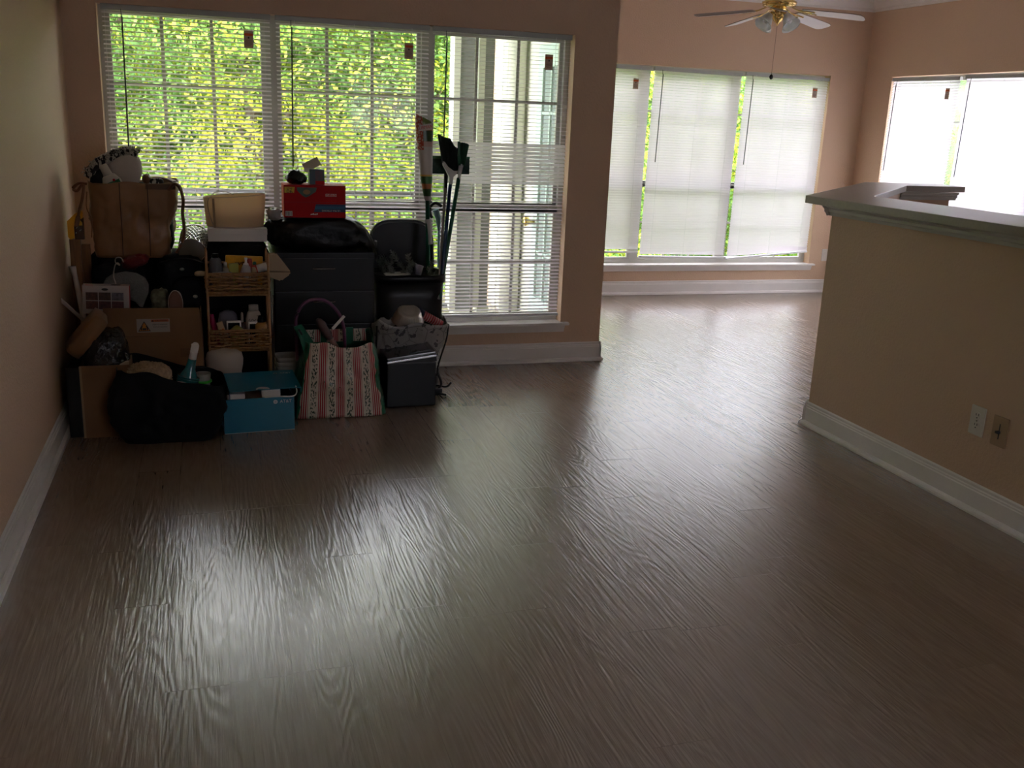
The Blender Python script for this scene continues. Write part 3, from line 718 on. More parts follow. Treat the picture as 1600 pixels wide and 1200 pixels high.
# ---- striped reusable tote
def stripe_mat():
    mt, N, L, b = nodes('candy_stripe_cloth'); tc = N.new('ShaderNodeTexCoord'); s = N.new('ShaderNodeSeparateXYZ'); L.new(tc.outputs['Object'], s.inputs[0])
    # the stripes lean with the sides of the bag
    sc = math_(N, L, 'DIVIDE', s.outputs[0], math_(N, L, 'MULTIPLY_ADD', s.outputs[2], -.42, 1.02))
    u = math_(N, L, 'FRACT', math_(N, L, 'MULTIPLY_ADD', sc, 1/.088, .30+20))
    inr = math_(N, L, 'MULTIPLY', math_(N, L, 'GREATER_THAN', u, .02), math_(N, L, 'LESS_THAN', u, .48))
    ln = math_(N, L, 'GREATER_THAN', math_(N, L, 'SINE', math_(N, L, 'MULTIPLY', u, 2*PI/.115)), -.35)
    rm = math_(N, L, 'MULTIPLY', inr, ln)
    n = N.new('ShaderNodeTexNoise'); n.inputs['Scale'].default_value = 1; n.inputs['Detail'].default_value = 1
    mp = N.new('ShaderNodeMapping'); mp.inputs['Scale'].default_value = (160, 20, 75); mp.inputs['Rotation'].default_value = (0, R(32), 0); L.new(tc.outputs['Object'], mp.inputs[0]); L.new(mp.outputs[0], n.inputs['Vector'])
    inl = math_(N, L, 'MULTIPLY', math_(N, L, 'GREATER_THAN', u, .60), math_(N, L, 'LESS_THAN', u, .92))
    lf = math_(N, L, 'MULTIPLY', inl, math_(N, L, 'GREATER_THAN', n.outputs[0], .535))
    c = mixc(N, L, rm, (.66, .57, .47), (.34, .006, .018)); c = mixc(N, L, lf, c, (.03, .05, .03))
    L.new(c, b.inputs['Base Color']); b.inputs['Roughness'].default_value = .32; b.inputs['Coat Weight'].default_value = .2
    return mt
gus = mat('gusset_green', (.008, .13, .065), .3, bump=.4, bscale=25)
o = thing('shopping_tote', 'red-striped tote bag with holly print and green sides, on the floor', 'bag', (.565, 4.62, 0))
ob = open_bag((-.232, .222, -.11, .11), (-.158, .165, -.10, .11), 0.002, .375, amp=.022, freq=9, seed=2, rim=.05, sides=True, n=34, lv=26)
for v in ob.verts:
    if v.co.y < -.02 and v.co.z > .25: v.co.z -= .035*math.exp(-((v.co.x+.005)/.06)**2)*(v.co.z-.25)/.12
link('bag_body', ob, [stripe_mat(), gus], o)
link('handle_tab', PR([(-.165, .30), (-.150, .30), (-.130, .345), (-.125, .372), (-.178, .455), (-.215, .442), (-.185, .375)], -.06, -.056, 'y'), gus, o)
link('handle_slot', PR([(-.196, .430), (-.188, .433), (-.172, .405), (-.180, .402)], -.0612, -.0600, 'y'), ink, o)
g = bmesh.new(); box(g, -.075, -.045, .09, .094, .33, .40); box(g, .05, .085, .09, .094, .33, .402); link('handle_strap', g, gus, o)
link('back_band', BX(-.15, .17, .098, .106, .33, .392, bev=.002), MATS.get('x') or bpy.data.materials['candy_stripe_cloth'], o)
purp = mat('hoop_purple', (.13, .03, .09), .35)
solo('plastic_hoop', TB(curve_pts([(.375, 4.68, .25), (.372, 4.69, .44), (.40, 4.69, .515), (.455, 4.70, .545), (.52, 4.70, .535), (.575, 4.69, .48), (.60, 4.68, .40), (.605, 4.68, .25)], 40), .0085, 10), purp, 'purple hoop handle arching out of the striped tote', 'hoop')
o = thing('hair_brush', 'brown round-barrel brush sticking out of the striped tote', 'brush', (.545, 4.66, .34))
mt = Matrix.Rotation(R(-32), 4, 'Y')
link('barrel', LT([(.012, .02), (.022, .05), (.020, .08), (.024, .105), (.016, .13), (.008, .14)], 18, mtx=mt), mat('brush_brown', (.10, .055, .045), .4), o)
link('stem', LT([(.012, -.04), (.014, .02)], 12, mtx=mt), mat('stem_pink', (.30, .18, .16), .4), o)
solo('spatula_blade', xf(BX(-.040, .045, -.002, .002, -.007, .007, bev=.001), T3(.565, 4.62, .445) @ Matrix.Rotation(R(-48), 4, 'Y')), whitep, 'small pale blade lying across the brown brush in the tote', 'utensil')

# ---- black countertop appliance
o = thing('ice_maker', 'glossy black box-shaped appliance with silver trim, on the floor before the grey bag', 'appliance', (.93, 4.765, 0))
bm = BX(-.124, .124, -.135, .135, .004, .232, bev=.006); link('housing', bm, blackp, o)
sh = Matrix.Rotation(R(-7), 4, 'Y')
g = bmesh.new(); box(g, -.126, .126, -.137, .137, -.006, .004, bev=.002); xf(g, T3(0, 0, .250) @ sh); link('silver_band', g, silverline, o)
g = bmesh.new(); box(g, -.125, .125, -.136, .136, .004, .022, bev=.005); xf(g, T3(0, 0, .250) @ sh); ldm = link('lid', g, gloss_black, o)
g = bmesh.new(); box(g, -.125, .125, -.133, .133, -.030, -.006); xf(g, T3(0, 0, .250) @ sh); link('lid_skirt', g, blackp, o)
g = PR([(-.005, -.10), (.105, -.10), (.105, -.02), (.055, .01), (.03, -.01)], .022, .026); xf(g, T3(0, 0, .250) @ sh); link('lid_window', g, mat('smoky_window', (.03, .035, .045), .08), ldm)
for sx_ in (-1, 1):
    for sy_ in (-1, 1): link('foot', LT([(.012, 0), (.012, .005)], 12, mtx=T3(sx_*.10, sy_*.11, 0)), ink, o)

# ---- grey printed bag with party things
def floral():
    mt, N, L, b = nodes('grey_print_film'); tc = N.new('ShaderNodeTexCoord')
    n = N.new('ShaderNodeTexNoise'); n.inputs['Scale'].default_value = 34; n.inputs['Detail'].default_value = 2; L.new(tc.outputs['Object'], n.inputs['Vector'])
    v = N.new('ShaderNodeTexVoronoi'); v.inputs['Scale'].default_value = 11; v.feature = 'DISTANCE_TO_EDGE'; L.new(tc.outputs['Object'], v.inputs['Vector'])
    a = math_(N, L, 'MULTIPLY', math_(N, L, 'GREATER_THAN', n.outputs[0], .60), .85)
    k = math_(N, L, 'MULTIPLY', math_(N, L, 'LESS_THAN', v.outputs[0], .022), .45)
    c = mixc(N, L, math_(N, L, 'MAXIMUM', a, k), (.36, .34, .33), (.035, .035, .045)); L.new(c, b.inputs['Base Color'])
    b.inputs['Roughness'].default_value = .28
    n2 = N.new('ShaderNodeTexNoise'); n2.inputs['Scale'].default_value = 18; L.new(tc.outputs['Object'], n2.inputs['Vector'])
    bp = N.new('ShaderNodeBump'); bp.inputs['Strength'].default_value = .5; bp.inputs['Distance'].default_value = .01; L.new(n2.outputs[0], bp.inputs['Height']); L.new(bp.outputs[0], b.inputs['Normal'])
    return mt
flo = floral()
o = thing('printed_bag', 'pale grey bag printed with dark sprigs, open, behind the black appliance', 'bag', (.965, 4.955, 0))
ob = open_bag((-.165, .130, -.035, .09), (-.192, .200, -.165, .12), .003, .392, amp=.022, freq=11, seed=5, rim=.05, n=30, lv=22)
link('bag_body', ob, flo, o)
link('black_piping', TB(curve_pts([(.192, -.14, .385), (.185, -.13, .30), (.155, -.09, .16), (.150, -.07, .09)]), .0045, 6), ink, o); link('black_piping', TB([(-.185, -.168, .39), (-.188, -.165, .27)], .005, 6), ink, o)
g = bmesh.new(); tube(g, curve_pts([(.150, -.10, .115), (.165, -.12, .06), (.14, -.14, .02), (.185, -.16, .008)]), .007, 6); tube(g, curve_pts([(.14, -.11, .05), (.19, -.13, .045), (.215, -.14, .07)]), .006, 6); box(g, .12, .165, -.15, -.12, .004, .04, bev=.006); link('strap_clip', g, blackp, o)
g = bmesh.new()
for i, (a, h_) in enumerate(((0, .010), (.012, .018), (.03, .012), (.044, .02), (.06, .012), (.075, .016))): box(g, -.150, -.138+.004*(i % 2), -.2035, -.2025, .30+a*1.0, .30+a+h_*.45)
foil = mat('foil', (.62, .58, .54), .28, metal=.9, bump=.3, bscale=50)
o = thing('foil_pan', 'upturned fluted foil pan on top of the grey printed bag', 'pan', (.958, 4.895, .402))
link('pan_body', LT([(.088, 0), (.084, .004), (.080, .008), (.060, .054), (.055, .058), (.038, .058), (.034, .054), (.026, .056), (.002, .058)], 96, sy=.85, flute=.018, fn=32, mtx=Matrix.Rotation(R(36), 4, 'X')), foil, o)
solo('plastic_bottle', LT([(.001, 0), (.016, .004), (.018, .03), (.012, .045), (.008, .052), (.009, .062), (.001, .063)], 16, mtx=T3(.99, 4.93, .425) @ Matrix.Rotation(R(25), 4, 'Y')), clearp, 'clear crumpled bottle top behind the foil pan', 'bottle')
gingham = mat('red_gingham', (.50, .06, .08), .4)
o = thing('party_cups', 'stack of red checked cups lying in the grey bag right of the foil pan', 'cups', (1.065, 4.90, .405))
mt = Matrix.Rotation(R(118), 4, 'Y')
link('cup_stack', LT([(.026, -.03), (.024, .0), (.020, .085), (.002, .086)], 24, mtx=mt), gingham, o)
g = bmesh.new()
for i in range(8): lathe(g, [(.0262-.0006*i, -.026+i*.013), (.0262-.0006*i, -.023+i*.013)], 24, mtx=mt)
link('white_check', g, mat('check_white', (.6, .5, .5), .5), o)
g = LT([(.0275, -.065), (.0265, -.03)], 24, mtx=mt); link('blue_wrapper', g, mat('wrapper_navy', (.01, .02, .07), .35), o)
film = mat('cloudy_film', (.30, .29, .28), .3, bump=.6, bscale=25)
solo('plastic_packet', sack(.80, .92, 4.89, 5.03, .345, .43, 21, .014, 20, .8), film, 'cloudy plastic packet in the left of the grey bag', 'packet')
solo('plastic_packet', sack(1.06, 1.15, 4.90, 5.03, .33, .415, 22, .012, 20, .8), film, 'cloudy plastic packet in the right of the grey bag under the cups', 'packet')

# ---- blue cartons
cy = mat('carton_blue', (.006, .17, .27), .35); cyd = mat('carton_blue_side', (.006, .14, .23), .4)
logo_w = mat('print_white', (.62, .66, .68), .5)
def att(parent, x, y, z, rot, s):
    mt = Matrix.Translation((x, y, z)) @ (Matrix.Rotation(rot[2], 4, 'Z') @ Matrix.Rotation(rot[1], 4, 'Y') @ Matrix.Rotation(rot[0], 4, 'X'))
    g = bmesh.new(); lathe(g, [(.0095*s, 0), (.0095*s, .0006)], 28, mtx=mt @ T3(-.046*s, 0, 0)); gl = link('globe_mark', g, logo_w, parent)
    g = bmesh.new()
    for i, (yy, a) in enumerate(((-.0055, .0055), (-.002, .0075), (.0015, .0078), (.0050, .006))): box(g, -.046*s-a*s*.9+.002*s, -.046*s+a*s*.8, yy*s-.0006*s, yy*s+.0006*s, .0006, .0010)
    xf(g, mt); link('globe_lines', g, cy, gl)
    t = text('logo_lettering', 'AT&T', .021*s, logo_w, parent, (0, 0, 0), (0, 0, 0), sx=1.0); t.matrix_local = mt
o = thing('carton', 'bright blue carton with a loose tilted lid, on the floor beside the striped tote', 'box', (.176, 4.36, 0), R(4))
W_, D_ = .156, .25
g = bmesh.new(); box(g, -W_, W_, 0, .004, 0, .160); box(g, -W_, W_, D_-.004, D_, 0, .16); box(g, -W_, -W_+.004, .004, D_-.004, 0, .16); box(g, W_-.004, W_, .004, D_-.004, 0, .16); box(g, -W_, W_, 0, D_, 0, .004)
link('box_body', g, cy, o)
link('paper_edge', BX(-W_, W_, -.0008, 0, 0, .0022), white_paper, o)
att(o, .118, -.0006, .138, (PI/2, 0, 0), 1.0)
g = bmesh.new(); box(g, -W_+.02, .02, .02, D_-.03, .12, .150, bev=.003); link('inner_tray', g, beige_card, o)
lid = bpy.data.objects.new('lid', None); C.objects.link(lid); lid.parent = o; lid.location = (.032, .0145, .192); lid.rotation_euler = (0, 0, R(1))
lm_ = Matrix.Rotation(R(6), 4, 'X')
g = BX(-.160, .160, 0, .235, 0, .003); xf(g, lm_); lt = link('lid_top', g, cy, lid)
g = BX(-.160, -.157, 0, .235, -.035, 0); box(g, .157, .160, .0, .235, -.020, 0); box(g, -.16, .16, .232, .235, -.03, 0); xf(g, lm_); link('lid_side', g, cyd, lid)
att(lt, .118, .195*math.cos(R(6)), .0036+.195*math.sin(R(6)), (R(6), 0, 0), 1.0)
g = bmesh.new(); lathe(g, [(.030, .0031), (.030, .0036)], 30, sy=.85, mtx=T3(-.012, .008, 0)); xf(g, lm_)
for v in g.verts: v.co.y = max(v.co.y, 0)
st = link('sticker', g, white_paper, lid)
g = bmesh.new(); box(g, -.075, .05, -.0005, .10, -.028, -.001, bev=.004); box(g, .055, .125, .002, .10, -.024, -.001, bev=.002); box(g, -.045, .02, -.002, .0, -.03, 0.0)
xf(g, T3(.046, 0, .0) @ lm_)
solo('white_adapter', xf(BX(-.03, .055, -.012, .05, -.020, .020, bev=.010), T3(.218, 4.395, .174)), whitep, 'white rounded plug box under the right of the blue lid', 'adapter')
solo('white_adapter', xf(BX(-.04, .04, -.03, .03, -.016, .014, bev=.010), T3(.075, 4.40, .166)), whitep, 'white rounded plug box at the left under the blue lid', 'adapter')
solo('white_cable', TB(curve_pts([(.20, 4.36, .163), (.26, 4.355, .166), (.325, 4.37, .160), (.345, 4.38, .175), (.342, 4.40, .20)], 24), .003, 6), whitep, 'thin white cable looping over the front rim of the blue carton', 'cable')
o = thing('white_appliance', 'white rounded appliance body behind the blue carton', 'appliance', (.035, 4.71, 0))
link('shell', LT([(.070, 0), (.082, .02), (.082, .20), (.090, .235), (.092, .265), (.085, .292), (.065, .305), (.03, .310), (.012, .315), (.001, .316)], 44, sx=.95, sy=.9), mat('appliance_white', (.52, .45, .38), .45), o)
link('base_ring', LT([(.072, 0), (.072, .006)], 30), ink, o)

# ---- black open sack on the floor with cleaning things
o = thing('black_sack', 'black open sack of cleaning things on the floor in front', 'bag', (-.213, 4.44, 0))
bm = open_bag((-.185, .185, -.17, .14), (-.205, .215, -.14, .16), .002, .285, amp=.032, freq=8, seed=8, rim=.03, n=30, lv=20)
for v in bm.verts:
    v.co.z *= 1 - .16*max(-1, min(1, v.co.x/.2))*(v.co.z/.285)
    b_ = math.sin(PI*min(1, v.co.z/.285))*.035; v.co.x += math.copysign(b_, v.co.x)*min(1, abs(v.co.x)/.15); v.co.y -= b_*.8 if v.co.y < 0 else 0
link('sack_body', bm, black, o)
solo('sack_filling', sack(-.39, .0, 4.32, 4.57, .02, .20, 31, .012, 14), black, 'dark bundled cloth filling the black sack on the floor', 'cloth')
mopm = mat('mop_yarn', (.40, .28, .17), .9, bump=1.0, bscale=90, var=.3, vscale=60)
o = thing('mop_head', 'tan fluffy mop head hanging over the rim of the black sack', 'mop', (-.285, 4.38, .222)); bm = sack(-.085, .085, -.07, .07, 0, .118, 5, .012, 30, .9, nu=40, nv=24)
xf(bm, Matrix.Rotation(R(10), 4, 'Y')); link('core', bm, mopm, o)
bm = bmesh.new(); rg = random.Random(3)
for i in range(340):
    a, b_ = rg.uniform(0, 2*PI), rg.uniform(-.2, 1.4); n_ = Vector((math.cos(a)*math.cos(b_), math.sin(a)*math.cos(b_), math.sin(b_)))
    p = Vector((n_.x*.080, n_.y*.065, .055+n_.z*.055-n_.x*.012)); q = p+n_*.012+Vector((rg.uniform(-.006, .006), rg.uniform(-.006, .006), -.004)); tube(bm, [p, (p+q)/2+n_*.004, q], .0032, 4)
link('yarn', bm, mopm, o); o_m = o
tl = mat('bottle_teal', (.01, .13, .15), .15, coat=.4)
o = thing('spray_bottle', 'teal ribbed spray bottle with white nozzle in the black sack', 'bottle', (-.145, 4.41, .175), R(0))
tilt = Matrix.Rotation(R(14), 4, 'Y')
bm = bmesh.new(); lathe(bm, [(.040, 0), (.046, .01), (.048, .05), (.045, .075), (.034, .10), (.022, .125), (.017, .175)], 30, sy=.7, mtx=tilt); link('bottle_body', bm, tl, o)
bm = bmesh.new()
for i in range(7): lathe(bm, [(.047, .028+i*.009), (.0492, .032+i*.009), (.047, .036+i*.009)], 30, sy=.7, mtx=tilt @ T3(.0, 0, 0))
link('ribs', bm, tl, o)
bm = bmesh.new(); lathe(bm, [(.017, .170), (.016, .20), (.018, .205)], 20, mtx=tilt); link('collar', bm, whitep, o)
bm = bmesh.new(); lathe(bm, [(.015, .20), (.017, .215), (.016, .235), (.010, .245), (.001, .248)], 18, mtx=tilt); box(bm, .04, .07, -.03, .0, .218, .236, bev=.004); link('nozzle', bm, whitep, o)
o = thing('storage_tub', 'small clear tub with a bright green rim in the black sack', 'tub', (-.065, 4.46, .19))
link('tub', LT([(.030, 0), (.036, .07), (.034, .07), (.028, .003)], 24), film, o)
link('tub_rim', LT([(.036, .028), (.040, .030), (.040, .038), (.036, .040)], 24), mat('rim_green', (.03, .45, .02), .3), o)
solo('scoop_white', xf(sack(-.045, .045, -.018, .018, -.010, .012, 2, .002, 20, .9), T3(-.165, 4.345, .243) @ Matrix.Rotation(R(8), 4, 'Y')), mat('scoop_pale', (.36, .30, .28), .4), 'pale scoop lying on the front rim of the black sack', 'scoop')

# ---- left corner
def opencarton(name, label, loc, rotz, w, d, h, m_, th=.005):
    o = thing(name, label, 'box', loc, rotz); g = bmesh.new()
    box(g, -w/2, w/2, 0, th, 0, h); box(g, -w/2, w/2, d-th, d, 0, h); box(g, -w/2, -w/2+th, th, d-th, 0, h); box(g, w/2-th, w/2, th, d-th, 0, h); box(g, -w/2+th, w/2-th, th, d-th, 0, th)
    link('walls', g, m_, o); return o
o = opencarton('cardboard_box', 'tall narrow cardboard box by the left wall, black sack beside it', (-.468, 4.40, 0), R(0), .20, .27, .325, card)
link('corner_edge', BX(-.101, -.092, -.001, .0, 0, .325), mat('card_edge', (.30, .19, .10), .8), o)
link('top_flap', PR([(.062, .325), (.099, .325), (.099, .340), (.088, .338)], 0.001, .02, 'y'), beige_card, o)
solo('black_case', BX(-.628, -.571, 4.41, 4.72, 0, .318, bev=.008), blackp, 'narrow black case squeezed between the wall and the cardboard box', 'case')
solo('glossy_trash_bag', sack(-.560, -.372, 4.415, 4.655, .012, .47, 9, .022, 13, .6, nu=70, nv=44), bagg, 'shiny crinkled black bag stuffed in the narrow cardboard box', 'bag')
tan = mat('tan_vinyl', (.24, .125, .055), .32)
bm = BX(-.105, .105, -.09, .09, -.035, .035, bev=.034); xf(bm, T3(-.540, 4.52, .445) @ Matrix.Rotation(R(-50), 4, 'Y') @ Matrix.Rotation(R(8), 4, 'X'))
solo('tan_cushion', bm, tan, 'tan rounded cushion tilted on the shiny black bag', 'cushion', smooth=True)
wtm = mat('rod_white', (.50, .43, .38), .4)
solo('paddle_rod', TB([(-.608, 4.75, .705), (-.606, 4.75, .690), (-.600, 4.75, .665), (-.578, 4.735, .50), (-.574, 4.72, .44)], [.016, .015, .0105, .0125, .013], 14), wtm, 'white flared rod handle rising beside the wooden boards', 'handle')
g = BX(-.0085, .0085, -.005, .005, 0, .165, bev=.003); box(g, -.003, .003, -.0055, -.0045, .135, .155); xf(g, T3(-.572, 4.715, .462) @ Matrix.Rotation(R(-43), 4, 'Y'))
solo('paddle_rod', g, wtm, 'flat white handle leaning left against the wall, meeting the flared rod', 'handle')
for k, (x, y, zt_, lb) in enumerate(((-.613, 4.955, .800, 'taller stained wooden board upright by the wall, under the yellow case'), (-.573, 4.985, .772, 'shorter stained wooden board upright beside the taller one'))):
    solo('wooden_board', BX(x-.026+.008*k, x+.022-.003*k, y, y+.025, 0, zt_, bev=.002), wood, lb, 'board')
yc = mat('case_yellow', (.80, .38, .01), .35)
o = thing('yellow_case', 'yellow plastic tool case on top of the taller wooden board', 'case', (-.606, 4.955, .800))
link('shell', PR([(-.034, .012), (-.034, .085), (.0, .118), (.030, .136), (.034, .128), (.034, .10), (.0, .085), (-.006, .06), (-.006, .006), (-.025, .0)], -.012, .035, 'y'), yc, o)
link('dark_inset', PR([(-.006, .0), (-.006, .085), (.034, .10), (.034, .0)], -.004, .030, 'y'), mat('inset_brown', (.05, .02, .006), .25), o)
link('inner_wedge', PR([(-.002, .066), (.016, .098), (.030, .078), (.030, .066)], -.010, -.004, 'y'), yc, o)
g = bmesh.new(); tube(g, [(.002, -.006, .052), (.010, -.006, .060)], .0018, 6); tube(g, [(.016, -.006, .040), (.024, -.006, .046)], .0018, 6); tube(g, [(-.001, -.006, .030), (.003, -.006, .032)], .0018, 6); link('latch', g, whitep, o)

# large carton with its front flap up
o = opencarton('cardboard_box', 'wide cardboard box with a caution label on its raised flap', (-.265, 4.62, 0), 0, .41, .32, .400, card)
link('front_flap', PR([(-.210, .402), (.205, .400), (.196, .530), (-.215, .534)], 0, .004, 'y'), card, o)
link('side_flap', PR([(.004, .40), (.10, .40), (.10, .52), (.02, .52)], .200, .204, 'x'), card, o)
lb = link('caution_label', BX(-.077, .065, -.0008, 0, .420, .482), mat('label_paper', (.36, .30, .25), .6), o); lb['label'] = 'small white caution sticker with an orange triangle'
link('warning_triangle', PR([(-.072, .425), (-.018, .425), (-.045, .472)], -.0014, -.0008, 'y'), ink, lb)
link('triangle_fill', PR([(-.067, .428), (-.023, .428), (-.045, .466)], -.0020, -.0014, 'y'), mat('triangle_orange', (.50, .18, .02), .6), lb)
g = bmesh.new(); box(g, -.053, -.037, -.0025, -.002, .430, .440)
for s in (-1, 1): box(g, -.045+s*.013-.003, -.045+s*.013+.003, -.0025, -.002, .430, .446); lathe(g, [(.003, 0), (.003, .0005)], 10, mtx=T3(-.045+s*.009, -.002, .447) @ Matrix.Rotation(R(90), 4, 'X'))
link('lifting_figures', g, ink, lb)
ob_ = link('caution_band', BX(-.015, .061, -.0014, -.0008, .468, .479), mat('band_orange', (.35, .08, .02), .6), lb)
text('caution_word', 'CAUTION', .0105, ink, ob_, (.028, -.0018, .4735), sx=1.1)
link('small_triangle', PR([(-.013, .469), (-.003, .469), (-.008, .478)], -.0019, -.0014, 'y'), ink, ob_)
text('label_text', 'HEAVY WEIGHT', .0085, ink, lb, (.023, -.0012, .455), sx=1.05)
text('label_text', 'TEAM LIFT REQUIRED', .0062, ink, lb, (.023, -.0012, .444), sx=1.05)
link('printed_square', PR([(.105, .34), (.145, .34), (.145, .30), (.105, .30)], -.0006, 0, 'y'), mat('card_print', (.16, .08, .035), .8), o)
# things heaped in it
o = thing('picture_box', 'white box with six food photos, standing in the wide cardboard box', 'box', (-.470, 4.665, .50), 0)
pt = Matrix.Rotation(R(2), 4, 'Y')
g = BX(-.098, .098, 0, .055, 0, .128, bev=.001); xf(g, pt); link('box_body', g, mat('box_offwhite', (.42, .36, .33), .5), o)
g = BX(.0981, .0988, .001, .054, .001, .127); xf(g, pt); link('red_side', g, red, o)
for i in range(3):
    for j in range(2):
        g = BX(-.084+i*.054, -.034+i*.054, -.0007, 0, .062-j*.040, .098-j*.040); xf(g, pt)
        link('food_photo', g, mat('photo_%s' % 'abcdef'[i+3*j], [(.07, .03, .02), (.06, .03, .02), (.10, .09, .11), (.09, .03, .02), (.06, .02, .02), (.07, .02, .025)][i+3*j], .4, var=.6, vscale=70), o)
g = LT([(.014, 0), (.014, .0006)], 24, sy=.4, mtx=T3(-.004, 0, .112) @ Matrix.Rotation(R(90), 4, 'X')); xf(g, pt); link('oval_badge', g, ink, o)
g = BX(.02, .06, .02, .045, .1281, .1286); xf(g, pt); link('top_print', g, dark, o)
g = BX(-.085, -.055, .012, .022, .1281, .1286); xf(g, pt); link('top_print', g, red, o)
solo('box_support', sack(-.46, -.08, 4.64, 4.92, .01, .50, 44, .012, 12, .4), black, 'dark clothes packed inside the wide cardboard box', 'clothes')
qm = mat('quilted_grey', (.15, .155, .145), .85, bump=.8, bscale=110)
pts = [(-.100, 0), (-.098, .025), (-.085, .050), (-.055, .070), (0, .080), (.050, .072), (.085, .050), (.098, .02), (.096, -.02), (.080, -.055), (.068, -.088), (.055, -.085), (.035, -.06), (0, -.045), (-.06, -.04), (-.09, -.02)]
bm = PR(pts, -.014, .014, 'y'); bmesh.ops.bevel(bm, geom=bm.edges[:], offset=.009, segments=2, affect='EDGES', profile=.7, clamp_overlap=True)
xf(bm, T3(-.388, 4.78, .594) @ Matrix.Rotation(R(-14), 4, 'X')); solo('quilted_pad', bm, qm, 'grey quilted pad with a pointed corner behind the food-photo box', 'pad')
solo('charging_cable', TB(curve_pts([(-.428, 4.735, .625), (-.437, 4.75, .66), (-.432, 4.79, .700), (-.420, 4.80, .712), (-.412, 4.80, .700), (-.430, 4.80, .715), (-.425, 4.80, .735), (-.405, 4.80, .735), (-.395, 4.80, .715)], 50), .0028, 6), wtm, 'white cord looping up from the food-photo box', 'cord')
solo('dark_garment', sack(-.555, -.31, 4.80, 5.12, .48, .700, 14, .018, 10, .55, nu=60, nv=30), black, 'dark cloth bundle with rounded top behind the grey pad', 'clothes')
solo('red_garment', sack(-.43, -.285, 4.82, 4.95, .675, .732, 15, .024, 14, .8, rot=Matrix.Rotation(R(-14), 3, 'Y')), mat('cloth_red', (.12, .003, .006), .6, bump=.4, bscale=30), 'dark red cloth in front of the brown bag', 'clothes')
o = thing('black_backpack', 'black backpack with silver buttons, right of the grey pad', 'bag', (-.145, 4.86, .44))
link('main_compartment', sack(-.12, .115, -.02, .30, 0, .300, 16, .014, 9, .6, nu=64, nv=34), black, o)
link('front_pocket', sack(-.055, .125, -.10, .05, .03, .205, 17, .012, 10, .65, nu=50, nv=26), black, o)
for (x, y, z) in ((.004, -.026, .235), (.060, -.104, .118)):
    link('button', LT([(.001, .006), (.008, .004), (.011, 0)][::-1], 18, sy=.75, mtx=T3(x, y, z) @ Matrix.Rotation(R(90), 4, 'X')), mat('button_silver', (.42, .40, .34), .3, metal=.5), o)
link('piping', TB(curve_pts([(-.09, -.015, .268), (-.02, -.022, .285), (.05, -.022, .283), (.105, -.01, .262)]), .003, 6), dark, o)
solo('olive_garment', sack(-.285, -.205, 4.71, 4.78, .49, .60, 18, .010, 24, .7), mat('cloth_olive', (.10, .10, .06), .8, var=.5, vscale=40), 'crumpled olive patterned cloth between the grey pad and the shoe', 'clothes')
o = thing('shoe', 'shoe standing sole-out in the wide cardboard box', 'shoe', (-.172, 4.665, .50))
link('sole', LT([(.030, 0), (.034, .003), (.033, .008), (.031, .010)], 28, sx=.9, sy=1.75, mtx=T3(0, .008, .040) @ Matrix.Rotation(R(84), 4, 'X')), mat('sole_brown', (.13, .055, .03), .6), o)
link('welt', LT([(.034, -.008), (.036, -.004), (.034, 0)], 28, sx=.93, sy=1.75, mtx=T3(0, .008, .040) @ Matrix.Rotation(R(84), 4, 'X')), wtm, o)
link('upper', sack(-.026, .030, .014, .075, -.02, .095, 3, .003, 20, .8), mat('upper_white', (.40, .34, .30), .6), o)

# ---- base of the left heap, then the brown bag
solo('storage_bag', sack(-.600, -.080, 5.00, 5.36, 0, .712, 19, .016, 7, .22, nu=70, nv=40), black, 'large black storage bag under the brown shopping bag in the corner', 'bag')
brn = mat('brown_shopping_fabric', (.25, .125, .052), .42, bump=.35, bscale=14, var=.12, vscale=7)
o = thing('shopping_bag', 'large brown fabric shopping bag with handles on top of the heap', 'bag', (-.350, 5.08, .7135))
bm = open_bag((-.178, .150, -.13, .13), (-.192, .203, -.15, .15), 0, .352, amp=.024, freq=8, seed=12, rim=.024, n=30, lv=22); link('bag_body', bm, brn, o)
for x in (-.052, .070): link('seam', TB(curve_pts([(x-.004, -.136, .01), (x, -.156, .12), (x, -.160, .24), (x, -.156, .352)]), .0022, 5), mat('seam_dark', (.06, .03, .015), .7), o)
link('hem_band', BX(.062, .195, -.158, -.1555, .325, .350), mat('hem_brown', (.12, .06, .028), .6), o)
str_ = mat('strap_brown', (.20, .085, .04), .6)
def ribbon(pts, w_, th): return TB(curve_pts(pts, 30), w_, 8, flat=th)
hd_ = link('handle', ribbon([(.060, .12, .345), (.09, .10, .362), (.15, .05, .362), (.19, -.02, .352)], .015, .4), str_, o)
hd_ = link('handle', ribbon([(.165, -.155, .325), (.19, -.165, .352), (.215, -.175, .338), (.228, -.18, .28), (.222, -.18, .22), (.226, -.18, .14), (.212, -.175, .07), (.190, -.16, .03)], .017, .45), str_, o)
link('handle', ribbon([(-.190, -.15, .345), (-.222, -.15, .348), (-.250, -.14, .325), (-.235, -.145, .312), (-.205, -.15, .345), (-.215, -.15, .28), (-.232, -.155, .22), (-.250, -.14, .15)], .014, .45), str_, o)
link('handle', ribbon([(-.192, -.157, .31), (-.198, -.165, .24), (-.180, -.165, .18), (-.186, -.16, .10)], .006, .4), str_, o)
